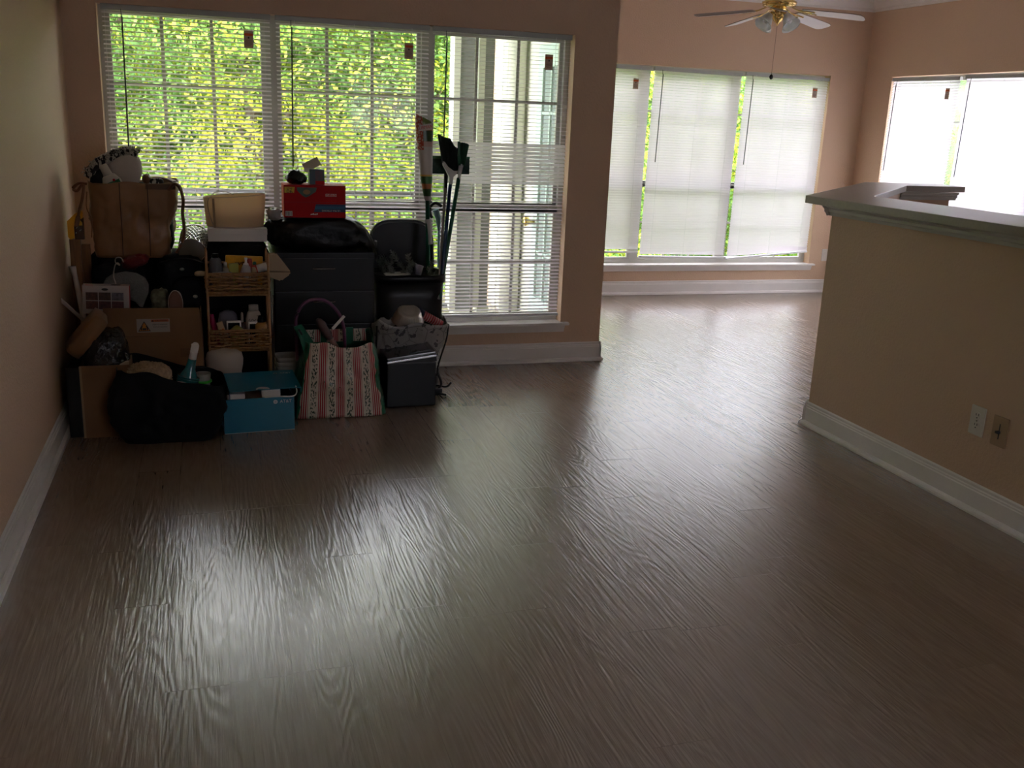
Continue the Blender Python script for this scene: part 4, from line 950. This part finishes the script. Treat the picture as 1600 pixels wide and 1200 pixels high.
# stuffed on top of the brown bag
def knit():
    mt, N, L, b = nodes('black_white_knit'); tc = N.new('ShaderNodeTexCoord'); n = N.new('ShaderNodeTexNoise'); n.inputs['Scale'].default_value = 60; n.inputs['Detail'].default_value = 1
    mp = N.new('ShaderNodeMapping'); mp.inputs['Scale'].default_value = (1, 1, .5); L.new(tc.outputs['Object'], mp.inputs[0]); L.new(mp.outputs[0], n.inputs['Vector'])
    L.new(mixc(N, L, math_(N, L, 'GREATER_THAN', n.outputs[0], .52), (.40, .38, .33), (.015, .015, .02)), b.inputs['Base Color']); b.inputs['Roughness'].default_value = .9
    return mt
kn = knit()
o = thing('pillow', 'cream pillow with black and white fringe in the brown bag', 'pillow', (-.395, 5.12, 1.02))
link('pillow_body', sack(-.085, .080, -.07, .07, -.02, .192, 6, .010, 10, .75, rot=Matrix.Rotation(R(14), 3, 'Y')), mat('cloth_cream', (.48, .42, .35), .85, bump=.2, bscale=20), o)
bm = bmesh.new(); rg = random.Random(9)
for i in range(260):
    t = rg.random(); base = Vector((-.165+.245*t, rg.uniform(-.085, .03), .085+.105*math.sin(min(1, t*1.25)*PI/2)+rg.uniform(-.012, .006)))
    d = Vector((rg.uniform(-.5, .7), rg.uniform(-.8, -.1), rg.uniform(-.6, .5))).normalized()*rg.uniform(.012, .026); tube(bm, [base, base+d*.5+Vector((0, 0, .003)), base+d], .003, 4)
link('fringe', bm, kn, o)
link('knit_edge', TB(curve_pts([(-.150, -.04, .06), (-.115, -.05, .115), (-.05, -.045, .155), (.02, -.03, .180), (.068, -.02, .170)]), .026, 12), kn, o)
o = thing('lotion_bottle', 'white bottle with green label poking out of the brown bag', 'bottle', (-.440, 5.01, .99))
tl_ = Matrix.Rotation(R(-24), 4, 'Y')
link('bottle_body', LT([(.034, 0), (.042, .02), (.044, .075), (.030, .105), (.020, .112)], 26, sy=.6, mtx=T3(.03, 0, .005) @ tl_), mat('bottle_white', (.50, .48, .42), .35), o)
link('cap', LT([(.021, .110), (.019, .155), (.016, .162)], 20, mtx=T3(.03, 0, .005) @ tl_), mat('cap_cream', (.50, .46, .38), .4), o)
link('green_label', LT([(.0405, .022), (.0448, .055), (.0448, .082)], 26, sy=.62, mtx=T3(.03, -.0005, .0) @ tl_), green, o)
link('label_dot', LT([(.006, 0), (.006, .001)], 14, mtx=T3(.012, -.0295, .085) @ Matrix.Rotation(R(90), 4, 'X')), red, o)
solo('black_garment', sack(-.545, -.44, 5.03, 5.15, 1.02, 1.135, 20, .012, 18, .8, top=.6), black, 'black cloth bunched at the left in the brown bag', 'clothes')
solo('bag_filling', sack(-.525, -.175, 4.96, 5.20, .73, 1.058, 23, .006, 12, .3), black, 'dark clothes filling the brown bag up to its rim', 'clothes')
o = thing('patterned_shoe', 'small brown-tipped patterned shoe at the right rim of the brown bag', 'shoe', (-.245, 5.03, 1.05))
link('upper', sack(-.045, .035, -.03, .04, 0, .036, 8, .004, 25, .8), kn, o); link('toe', sack(-.062, -.022, -.036, .02, .004, .055, 9, .003, 25, .9), mat('toe_brown', (.16, .07, .03), .5), o)

# ---- mesh waste basket lying on its side
bk = thing('wire_basket', 'silver perforated basket on its side beside the brown bag', 'basket', (-.095, 4.90, .752))
ax = Matrix.Rotation(R(-78), 4, 'X') @ Matrix.Rotation(R(4), 4, 'Y'); bm = bmesh.new()
def PT(a, r, z): return ax @ Vector((math.cos(a)*r, math.sin(a)*r, z))
for k in range(22):
    for s in (1, -1): tube(bm, [PT(2*PI*k/22+s*i*.16, .062+.006*i/8, i*.024) for i in range(9)], .0022, 5)
for i in range(0, 9): tube(bm, [PT(2*PI*k/36, .062+.006*i/8, i*.024) for k in range(37)], .0028 if i in (0, 8) else .0016, 5)
link('mesh_wall', bm, chrome, bk)
bm = bmesh.new(); lathe(bm, [(.002, -.001), (.058, -.001), (.063, .003), (.063, .010), (.058, .010), (.002, .006)], 36, mtx=ax); link('base_plate', bm, mat('base_tin', (.16, .14, .11), .45, metal=.3), bk)
link('liner', LT([(.056, .012), (.060, .18)], 28, mtx=ax), mat('basket_dark', (.03, .035, .035), .3), bk)

# ---- lampshade, flat white box, black duffel behind the rattan rack
solo('duffel_bag', sack(-.070, .268, 4.97, 5.34, 0, .790, 25, .014, 8, .22, nu=70, nv=40), black, 'tall black bag under the flat white box, behind the wicker rack', 'bag')
solo('duffel_bag', sack(.02, .275, 4.90, 5.0, .55, .785, 26, .012, 9, .5), black, 'black padded roll hanging below the flat white box', 'bag')
o = thing('flat_box', 'flat white box lying under the cream lampshade', 'box', (.122, 4.95, .792)); link('box_body', BX(-.139, .139, 0, .24, 0, .048, bev=.002), whitep, o); link('box_lid', BX(-.141, .141, -.002, .242, .034, .062, bev=.002), whitep, o)
shm = two_sided('lampshade_fabric', (.74, .62, .44), (.80, .62, .40), .45, .8)
o = thing('lampshade', 'cream fabric lampshade standing open end up on the flat white box', 'lampshade', (.116, 5.07, .8545))
bm = bmesh.new(); lathe(bm, [(.138, 0), (.143, .06), (.149, .148), (.151, .152), (.1475, .150), (.1360, .002), (.138, 0)], 56, sy=.68)
bm.faces.ensure_lookup_table()
for f in [f for f in bm.faces if len(f.verts) > 10]: bm.faces.remove(f)
for v in bm.verts: v.co.z += .010*(v.co.x/.15)*(v.co.z/.15)
link('shade', bm, shm, o)
bm = bmesh.new(); tube(bm, [(math.cos(2*PI*k/40)*.138, math.sin(2*PI*k/40)*.138*.68, .002) for k in range(41)], .002, 5); tube(bm, [(math.cos(2*PI*k/40)*.149, math.sin(2*PI*k/40)*.149*.68, .151+.010*math.cos(2*PI*k/40)) for k in range(41)], .002, 5); link('rim_wire', bm, wtm, o)
link('seam_strip', PR([(-.105, .0), (-.094, .0), (-.097, .14), (-.108, .14)], -.080, -.0785, 'y'), mat('seam_tan', (.35, .26, .16), .8), o)
solo('string_loop', TB(curve_pts([(.012, 4.955, .865), (-.005, 4.945, .92), (-.012, 4.95, .985), (.02, 4.99, 1.022), (.07, 5.0, 1.028), (.11, 5.03, 1.012)], 40), .0022, 6), wtm, 'thin white cord draped over the left of the lampshade', 'cord')
solo('plastic_packet', sack(.262, .335, 4.93, 5.03, .895, .955, 33, .008, 24, .7), film, 'small cloudy packet between the lampshade and the red carton', 'packet')
tanc = mat('cloth_tan', (.48, .36, .24), .8)
bm = PR([(.255, .755-.002), (.293, .757), (.325, .715), (.362, .663), (.358, .650), (.325, .628), (.315, .618), (.255, .640)], 4.80, 4.825, 'y'); bmesh.ops.bevel(bm, geom=bm.edges[:], offset=.008, segments=2, affect='EDGES', clamp_overlap=True)
o = thing('tan_cloth', 'folded tan canvas cloth sticking out right of the wicker rack', 'cloth', (0, 0, 0)); link('fold', bm, tanc, o)
link('fold_edge', PR([(.255, .672), (.358, .667), (.358, .663), (.255, .664)], 4.792, 4.800, 'y'), mat('cloth_tan_edge', (.20, .14, .09), .8), o)
solo('tan_cloth', sack(-.085, -.028, 4.78, 4.83, .645, .672, 4, .004, 20, .8), tanc, 'edge of tan cloth showing left of the wicker rack', 'cloth')
# chrome stand strip
o = thing('chrome_rack', 'narrow chrome-tubed folding stand between the wicker rack and the drawers', 'stand', (.272, 4.86, 0))
for x in (-.008, .006): link('tube', TB([(x, 0, 0), (x, 0, .56-.02*(x > 0))], .0042, 10), chrome, o)
for z in (.2, .5): link('cross_tube', TB([(-.008, 0, z), (.006, 0, z)], .003, 8), chrome, o)
# stacked white tubs
grp = 'stacked white tubs'
for k in range(4):
    wv = .052; oo = open_bag((-.044, .050, -.06, .06), (-wv, .058, -.068, .068), 0, .052, amp=0, rim=0, thick=.0025, n=6, lv=3)
    t = link('plastic_tub', oo, mat('tub_grey_white', (.30, .29, .27), .4), None, loc=(.328, 4.79, .130+k*.0235))
    tag(t, 'white square tub by the chrome stand, ' + ['bottom of the stack', 'second from the bottom of the stack', 'third from the bottom of the stack', 'topmost of the stack'][k], 'tub', grp)
solo('low_crate', BX(.282, .375, 4.735, 4.86, 0, .129, bev=.004), blackp, 'small black crate under the stacked white tubs', 'crate')

# ---- wicker rack with two baskets
wick = mat('wicker', (.32, .165, .065), .6, var=.35, vscale=60, bump=.4, bscale=120)
cane = mat('cane_pole', (.38, .20, .09), .45)
rx0, rx1, ry0, ry1 = -.030, .250, 4.715, 4.885
o = thing('wicker_rack', 'two-tier wicker rack with woven baskets full of toiletries', 'rack', ((rx0+rx1)/2, ry0, 0)); hw = (rx1-rx0)/2; dd = ry1-ry0
for sx_ in (-1, 1):
    for yy in (0, dd): link('post', TB([(sx_*hw, yy, 0), (sx_*hw, yy, .752), (sx_*hw, yy, .770)], [.0062, .0062, .003], 10), cane, o)
def basket(z0, z1):
    g = bmesh.new(); rg = random.Random(int(z0*100)); n_ = 46; rows = 6
    loop = []
    per = [(-hw, 0), (hw, 0), (hw, dd), (-hw, dd)]
    for s in range(4):
        a, b_ = Vector(per[s]+(0,)), Vector(per[(s+1) % 4]+(0,)); k_ = 26 if s % 2 == 0 else 14
        for i in range(k_): loop.append((a.lerp(b_, i/k_), (b_-a).normalized().cross(Vector((0, 0, 1)))))
    loop.append(loop[0]); h_ = z1-z0; sp = h_/(rows-.2)
    for r_ in range(rows):
        z = z0+.008+r_*sp; big = r_ in (1, 2, 3, 4); rr = []; pts_ = []
        for i, (p, nv_) in enumerate(loop):
            w_ = math.sin(i*1.15+r_*PI)*(.0045 if big else .001); pts_.append(p+nv_*w_+Vector((0, 0, z+math.sin(i*.55+r_*2)*(.0022 if big else 0)+rg.uniform(-.001, .001)))); rr.append((.0082+.0022*math.sin(i*1.15*2+r_) if big else .0075))
        tube(g, pts_, rr, 7, flat=.75)
    for i in range(0, len(loop), 3):
        p = loop[i][0]; tube(g, [p+Vector((0, 0, z0)), p+Vector((0, 0, z1))], .0022, 5)
    for r_ in (z0-.006, z1+.003): tube(g, [p+Vector((0, 0, r_)) for p, _ in loop], .0052, 7)
    b_ = link('basket', g, wick, o)
    link('basket_floor', BX(-hw+.004, hw-.004, .004, dd-.004, z0-.002, z0+.006), wick, b_)
    return b_
basket(.575, .668); basket(.305, .395)
for z in (.755,): link('rail', TB([(-hw, dd, .70), (hw, dd, .70)], .005, 8), cane, o)
# toiletries, upper basket
def bot(label, cat, name, x, y, z, prof, m_, cap=None, capm=None, sy=1, tilt_=0, seg=22):
    mt = T3(x, y, z) @ Matrix.Rotation(R(tilt_), 4, 'Y')
    if cap is None: return solo(name, LT(prof, seg, sy=sy, mtx=mt), m_, label, cat)
    o = thing(name, label, cat, (x, y, z)); mt = Matrix.Rotation(R(tilt_), 4, 'Y')
    link('body', LT(prof, seg, sy=sy, mtx=mt), m_, o); link('cap', LT(cap, seg, sy=sy, mtx=mt), capm, o); return o
zu = .5815; zl = .3115
bot('grey bottle with a clear ridged cap in the upper wicker basket', 'bottle', 'toiletry_bottle', .012, 4.79, zu, [(.028, 0), (.033, .02), (.033, .110), (.026, .145), (.017, .155)], mat('bottle_grey', (.10, .10, .11), .25), [(.015, .155), (.015, .172), (.013, .174)], clearp)
bot('round tan tin with a pale lid in the upper wicker basket', 'tin', 'cream_tin', .040, 4.745, zu+.070, [(.020, -.07), (.048, -.03), (.050, .012), (.048, .018)], mat('tin_tan', (.22, .12, .06), .4), [(.046, .018), (.044, .0215), (.001, .022)], mat('tin_lid', (.34, .38, .42), .35), sy=.5)
bot('small cream bottle between the grey bottle and yellow pouch', 'bottle', 'toiletry_bottle', .056, 4.79, zu, [(.014, 0), (.015, .10), (.008, .112)], mat('cream_pl', (.42, .35, .25), .4), [(.009, .112), (.008, .132)], whitep)
o = thing('wipes_pouch', 'yellow printed pouch at the back of the upper wicker basket', 'pouch', (.140, 4.835, zu))
bm = BX(-.088, .086, -.010, .010, 0, .158, bev=.008); xf(bm, Matrix.Rotation(R(2.5), 4, 'Y')); ym = mat('pouch_yellow', (.75, .36, .01), .3, var=.15, vscale=30); link('pouch', bm, ym, o)
g = bmesh.new(); tube(g, curve_pts([(-.035, -.0115, .128), (-.03, -.0115, .118), (-.024, -.0115, .126), (-.018, -.0115, .116), (-.012, -.0115, .126)]), .002, 5); tube(g, curve_pts([(-.008, -.0115, .125), (-.002, -.0115, .114), (.006, -.0115, .118), (0, -.0115, .128), (-.008, -.0115, .125)]), .002, 5); link('printed_word', g, ink, o)
link('red_swoosh', PR([(.006, .110), (.022, .140), (.034, .140), (.032, .06), (.022, .06)], -.0112, -.0102, 'y'), red, o)
g = LT([(.009, 0), (.009, .0006)], 18, mtx=T3(.052, -.0102, .122) @ Matrix.Rotation(R(90), 4, 'X')); link('round_badge', g, green, o)
solo('soap_box', xf(BX(-.022, .022, -.012, .012, 0, .128, bev=.003), T3(.100, 4.785, zu) @ Matrix.Rotation(R(-3), 4, 'Y')), mat('soap_yellow', (.36, .36, .06), .4), 'plain yellow-green box in the upper wicker basket', 'box')
bot('tilted cream tube with a red band and white cap, upper basket', 'tube', 'cream_tube', .118, 4.755, zu+.02, [(.012, 0), (.017, .03), (.015, .085), (.010, .092)], mat('tube_cream', (.44, .33, .26), .4), [(.0125, .092), (.011, .112)], whitep, tilt_=16)
bot('white squeeze bottle with a thin nozzle, upper basket', 'bottle', 'toiletry_bottle', .150, 4.75, zu, [(.019, 0), (.021, .06), (.020, .115), (.011, .126)], mat('squeeze_white', (.38, .34, .32), .35), [(.013, .124), (.012, .132), (.006, .136), (.005, .150), (.008, .152), (.007, .160)], whitep, sy=.7)
bot('red tube standing behind the white squeeze bottle', 'tube', 'cream_tube', .168, 4.79, zu, [(.012, 0), (.013, .135), (.010, .150)], mat('tube_red', (.30, .02, .015), .4))
bot('short beige bottle left of the red-lidded jar', 'bottle', 'toiletry_bottle', .185, 4.765, zu, [(.016, 0), (.017, .08), (.012, .10), (.008, .112)], mat('bottle_beige', (.38, .27, .17), .4))
bot('white jar tipped over showing its red lid, upper basket', 'jar', 'cosmetic_jar', .222, 4.79, zu+.105, [(.020, -.02), (.021, .02), (.020, .028)], whitep, [(.021, -.045), (.0225, -.042), (.0225, -.02)], mat('lid_red', (.50, .03, .01), .35), tilt_=75)
# lower basket
bot('magenta shiny tube leaning in the lower wicker basket corner', 'tube', 'cream_tube', .010, 4.775, zl+.01, [(.013, 0), (.014, .13), (.012, .15)], mat('tube_magenta', (.30, .01, .07), .2, coat=.5), tilt_=-11)
o = thing('small_carton', 'slim cream carton with an orange mark, lower wicker basket', 'box', (.050, 4.735, zl+.02)); g = BX(-.014, .014, -.008, .008, 0, .110, bev=.001); mt = Matrix.Rotation(R(-17), 4, 'Y'); xf(g, mt); link('carton', g, mat('carton_cream', (.48, .33, .20), .5), o)
g = PR([(-.009, .055), (.0, .045), (.010, .060), (.008, .080), (-.003, .072), (-.008, .078)], -.0092, -.0082, 'y'); xf(g, mt); link('orange_mark', g, mat('mark_orange', (.55, .14, .02), .5), o)
solo('grey_pouch', sack(.012, .108, 4.80, 4.835, zl, zl+.165, 7, .006, 20, .6), mat('pouch_grey', (.13, .12, .15), .4), 'crinkled grey pouch at the back of the lower wicker basket', 'pouch')
o = thing('compact_case', 'dark compact in a white frame, lower wicker basket', 'case', (.085, 4.765, zl)); link('frame', BX(-.034, .034, -.006, .006, 0, .125, bev=.006), whitep, o); link('face', BX(-.027, .027, -.0075, -.006, .01, .115), gloss_black, o)
bot('slender dark perfume bottle with pale neck, lower basket', 'bottle', 'toiletry_bottle', .125, 4.80, zl, [(.018, 0), (.019, .08), (.014, .10), (.007, .11)], mat('perfume_brown', (.07, .04, .03), .15), [(.007, .11), (.006, .15), (.003, .158)], wtm)
solo('yellow_dish', LT([(.001, 0), (.030, .004), (.036, .06), (.030, .088), (.012, .104), (.001, .108)], 24, sy=.6, mtx=T3(.098, 4.738, zl)), mat('dish_yellow', (.26, .24, .05), .35), 'yellow-green domed container at the front of the lower basket', 'container')
o = bot('large white lotion bottle at the back right, lower basket', 'bottle', 'toiletry_bottle', .180, 4.81, zl, [(.034, 0), (.038, .02), (.038, .125), (.030, .155), (.022, .165)], mat('lotion_white', (.50, .43, .38), .35), [(.0235, .165), (.0225, .192)], wtm, sy=.7)
g = bmesh.new(); tube(g, curve_pts([(-.018, -.0272, .128), (-.024, -.0272, .120), (-.014, -.0275, .116), (-.008, -.0275, .126), (0, -.0275, .120), (.01, -.0272, .124)]), .0012, 5); link('script_word', g, dark, o)
o = thing('compact_case', 'small white-framed case left of the amber jar, lower basket', 'case', (.176, 4.765, zl)); link('frame', BX(-.024, .024, -.006, .006, 0, .118, bev=.006), whitep, o); link('face', BX(-.018, .018, -.0075, -.006, .008, .108), gloss_black, o)
o = bot('amber jar with a dark red emblem, right of the lower basket', 'jar', 'cosmetic_jar', .212, 4.748, zl, [(.026, 0), (.029, .01), (.029, .105), (.018, .118)], mat('jar_amber', (.42, .20, .05), .2, coat=.4), [(.017, .118), (.019, .125), (.014, .148), (.020, .150)], gloss_black, sy=.75)
link('emblem', LT([(.011, 0), (.010, .002)], 16, mtx=T3(.006, -.0215, .080) @ Matrix.Rotation(R(90), 4, 'X')), mat('emblem_red', (.25, .02, .01), .3), o)

# ================================================================ OUTSIDE
slab = mat('patio_concrete', (0.42, 0.41, 0.38), 0.85, var=.06)
struct('patio_floor', BX(XL-1.2, 2.118, YA+T, 7.15, -.25, -.03), slab)
struct('patio_ceiling', BX(XL-1.2, 2.118, YA+T, 7.15, 2.36, 2.5), palew)
struct('wall_patio_side', BX(2.104, 2.1175, YA+T, 7.4, -.03, 2.36), palew)
def post(x0, x1, y0, y1, label):
    o = thing('patio_post', label, 'post', ((x0+x1)/2, (y0+y1)/2, -.03)); w, d = (x1-x0)/2, (y1-y0)/2
    link('shaft', BX(-w+.01, w-.01, -d+.01, d-.01, .08, 2.30), stucco, o)
    link('plinth', BX(-w, w, -d, d, 0, .08, bev=.004), palew, o); link('capital', BX(-w, w, -d, d, 2.30, 2.389, bev=.004), palew, o)
    link('corner_board', BX(-w-.035, -w+.01, -d, d, .08, 2.30), palew, o)
post(1.69, 1.83, 6.88, 7.02, 'grey square patio post with a white edge, nearer the trees')
post(1.895, 1.985, 6.98, 7.10, 'slim grey patio post right beside the round white column')
o = thing('patio_column', 'round white column on the patio seen through the right blind', 'column', (2.03, 6.62, -.03))
link('shaft', LT([(.068, .10), (.068, 1.0), (.060, 2.28)], 32), palew, o)
g = bmesh.new(); lathe(g, [(.085, 0), (.085, .04), (.078, .06), (.082, .08), (.070, .10)], 32); link('base', g, palew, o)
link('capital', LT([(.060, 2.28), (.07, 2.31), (.082, 2.35), (.082, 2.389)], 32), palew, o)
# railing
rail_m = mat('railing_dark_metal', (0.10, 0.10, 0.10), 0.5)
o = thing('patio_railing', 'thin metal patio railing in front of the trees', 'railing', (0, 6.95, 0))
link('top_rail', BX(-1.85, 1.66, -.02, .02, .86, .895, bev=.004), rail_m, o)
link('bottom_rail', BX(-1.85, 1.66, -.012, .012, .05, .075), rail_m, o)
for i in range(34):
    x = -1.80+i*.103; link('baluster', BX(x-.007, x+.007, -.007, .007, .075, .86), rail_m, o)
# glazed door in the patio side wall
sage = mat('sage_door_paint', (0.50, 0.62, 0.56), 0.45)
dr = thing('door_1', None, None, (2.104, 5.95, -.03)); dr['kind'] = 'structure'
g = bmesh.new(); box(g, -.022, 0, -.36, -.30, 0, 1.92); box(g, -.022, 0, .34, .44, 0, 1.92); box(g, -.022, 0, -.36, .44, 1.92, 1.98); link('door_frame', g, palew, dr)
g = bmesh.new(); box(g, -.03, -.001, -.30, .34, .01, .30); box(g, -.03, -.001, -.30, .34, 1.78, 1.92); box(g, -.03, -.001, -.30, -.20, .30, 1.78); box(g, -.03, -.001, .24, .34, .30, 1.78)
for y in (-.05, .09): box(g, -.026, -.006, y-.01, y+.01, .30, 1.78)
for z in (.6, .9, 1.2, 1.5): box(g, -.026, -.006, -.20, .24, z-.01, z+.01)
lf = link('door_leaf', g, sage, dr)
link('door_pane', BX(-.014, -.010, -.20, .24, .30, 1.78), mat('dark_door_glass', (0.30, 0.36, 0.33), .1), lf)
link('door_knob', LT([(.012, 0), (.012, .03), (.030, .045), (.034, .062), (.022, .078), (.002, .082)], 20, mtx=Matrix.Translation((-.03, .29, .80)) @ Matrix.Rotation(R(-90), 4, 'Y')), brass, lf)

# trees: leaf clumps over a trunk
def leaf_material(name, a, b_, c):
    mt, N, L, b = nodes(name)
    geo = N.new('ShaderNodeNewGeometry'); tc = N.new('ShaderNodeTexCoord')
    n = N.new('ShaderNodeTexNoise'); n.inputs['Scale'].default_value = .9; n.inputs['Detail'].default_value = 3; L.new(tc.outputs['Object'], n.inputs['Vector'])
    t = math_(N, L, 'MULTIPLY_ADD', n.outputs[0], 3.2, -1.1)
    t = math_(N, L, 'ADD', t, math_(N, L, 'MULTIPLY_ADD', geo.outputs['Random Per Island'], .7, -.35))
    cr = N.new('ShaderNodeValToRGB'); L.new(t, cr.inputs[0]); e = cr.color_ramp.elements
    e[0].color = (*a, 1); e[0].position = .1; e[1].color = (*c, 1); e[1].position = .95
    k = cr.color_ramp.elements.new(.5); k.color = (*b_, 1)
    b.inputs['Roughness'].default_value = .55; b.inputs['Specular IOR Level'].default_value = .3
    L.new(cr.outputs[0], b.inputs['Base Color'])
    tr = N.new('ShaderNodeBsdfTranslucent'); L.new(cr.outputs[0], tr.inputs[0])
    mx = N.new('ShaderNodeMixShader'); mx.inputs[0].default_value = .45
    L.new(b.outputs[0], mx.inputs[1]); L.new(tr.outputs[0], mx.inputs[2]); L.new(mx.outputs[0], N['Material Output'].inputs[0])
    return mt
leaf = leaf_material('tree_leaves', (0.095, 0.20, 0.045), (0.22, 0.36, 0.07), (0.60, 0.62, 0.06))
bark = mat('tree_bark', (.16, .12, .09), .9, bump=.5, bscale=8)
def leaf_mesh(nm, seed, ncl, nleaf, rx, ry, rz, size):
    rg = np.random.default_rng(seed)
    u = rg.normal(size=(ncl, 3)); u /= np.linalg.norm(u, axis=1)[:, None]
    cc = u*rg.uniform(.35, 1.0, (ncl, 1))**.6*np.array([rx, ry, rz])
    cr = rg.uniform(.28, .75, ncl)
    idx = rg.integers(0, ncl, nleaf)
    v = rg.normal(size=(nleaf, 3)); v /= np.linalg.norm(v, axis=1)[:, None]
    P = cc[idx] + v*(cr[idx]*rg.uniform(.45, 1, nleaf)**.5)[:, None]*np.array([1.15, 1, .8])
    n = v*.5 + rg.normal(size=(nleaf, 3))*.6 + np.array([0, 0, .5]); n /= np.linalg.norm(n, axis=1)[:, None]
    t = np.cross(n, rg.normal(size=(nleaf, 3))); t /= np.linalg.norm(t, axis=1)[:, None]
    b_ = np.cross(n, t); s = size*rg.uniform(.6, 1.3, nleaf)[:, None]
    V = np.stack([P-t*s, P-b_*s*.45+n*s*.1, P+t*s, P+b_*s*.45+n*s*.1], 1).reshape(-1, 3)
    me = bpy.data.meshes.new(nm); me.vertices.add(len(V)); me.vertices.foreach_set('co', V.astype(np.float32).ravel())
    me.loops.add(nleaf*4); me.loops.foreach_set('vertex_index', np.arange(nleaf*4, dtype=np.int32))
    me.polygons.add(nleaf); me.polygons.foreach_set('loop_start', np.arange(0, nleaf*4, 4, dtype=np.int32))
    me.materials.append(leaf); me.update(calc_edges=True); me.validate()
    return me
lm = [leaf_mesh('crown', 3+k, 150, 62000, 1.7, 1.3, 2.9, .038) for k in range(3)]
def trunk_bm(h):
    g = bmesh.new(); 
    p = curve_pts([(0, 0, -h), (.1, .05, -h*.5), (-.05, 0, 0), (.1, .05, 1.6)], 12)
    tube(g, p, [.13-.09*i/(len(p)-1) for i in range(len(p))], 9)
    for k in range(5):
        a = k*1.3; tube(g, [(0, 0, -.8+k*.45), (math.cos(a)*.5, math.sin(a)*.4, -.2+k*.5), (math.cos(a)*1.1, math.sin(a)*.8, .3+k*.5)], [.05, .035, .012], 6)
    return g
tk = trunk_bm(4.0); tmesh = bpy.data.meshes.new('trunk'); tk.to_mesh(tmesh); tk.free(); tmesh.materials.append(bark)
spots = [(-4.4, 10.6, -.2, .95), (-2.7, 10.0, -.1, .9), (-1.2, 10.9, .2, .95), (.4, 10.1, 0, .9), (1.8, 11.0, .2, .95), (3.3, 11.4, .1, .9),
         (-3.4, 13.2, .6, 1.1), (-1.0, 13.8, .8, 1.1), (1.4, 13.6, .6, 1.15), (3.6, 14.6, .7, 1.1), (6.0, 16.6, .6, 1.15), (8.6, 17.2, .5, 1.15), (11.4, 16.6, .5, 1.15),
         (14.6, 14.2, .5, 1.15), (15.2, 11.2, .5, 1.15), (15.6, 8.2, .4, 1.15), (15.2, 5.2, .4, 1.15)]
for i, (x, y, z, s) in enumerate(spots):
    if x < 5: z += .75
    t = thing('leafy_tree', 'leafy yellow-green tree outside the windows, seen between blind slats', 'tree', (x, y, z), i*1.1, 'leafy trees outside')
    t.scale = (s, s, s)
    for nm, me in (('foliage', lm[i % 3]), ('trunk', tmesh)):
        c = bpy.data.objects.new(nm, me); C.objects.link(c); c.parent = t
# distant wooded slope and the lawn
struct('ground', BX(-30, 40, 7.4, 60, -3.6, -3.3), mat('lawn', (.12, .24, .05), .9, var=.3, vscale=.8))
bm = bmesh.new(); nx, nz = 70, 14; G = []
for j in range(nz+1):
    row = []
    for i in range(nx+1):
        a = -1.0+i/nx*3.0; rr = 20+j*.10; x = 2+math.sin(a)*rr; y = 2+math.cos(a)*rr; z = -3.4+j*.5+(j==nz)*.5*noise.noise(Vector((i*.6,0,0)))
        d = 1.6*noise.noise(Vector((x*.5, y*.5, z*.6)))+.7*noise.noise(Vector((x*1.7, y*1.7, z*1.7)))
        row.append(bm.verts.new((x+math.sin(a)*d, y+math.cos(a)*d, z)))
    G.append(row)
for j in range(nz):
    for i in range(nx): f = bm.faces.new((G[j][i], G[j][i+1], G[j+1][i+1], G[j+1][i])); f.smooth = True
wd = link('distant_woodland', bm, mat('woodland', (.14, .30, .08), .9, bump=1.0, bscale=6, var=.6, vscale=3)); tag(wd, kind='stuff', label='mass of distant green woodland far behind the trees', cat='trees')
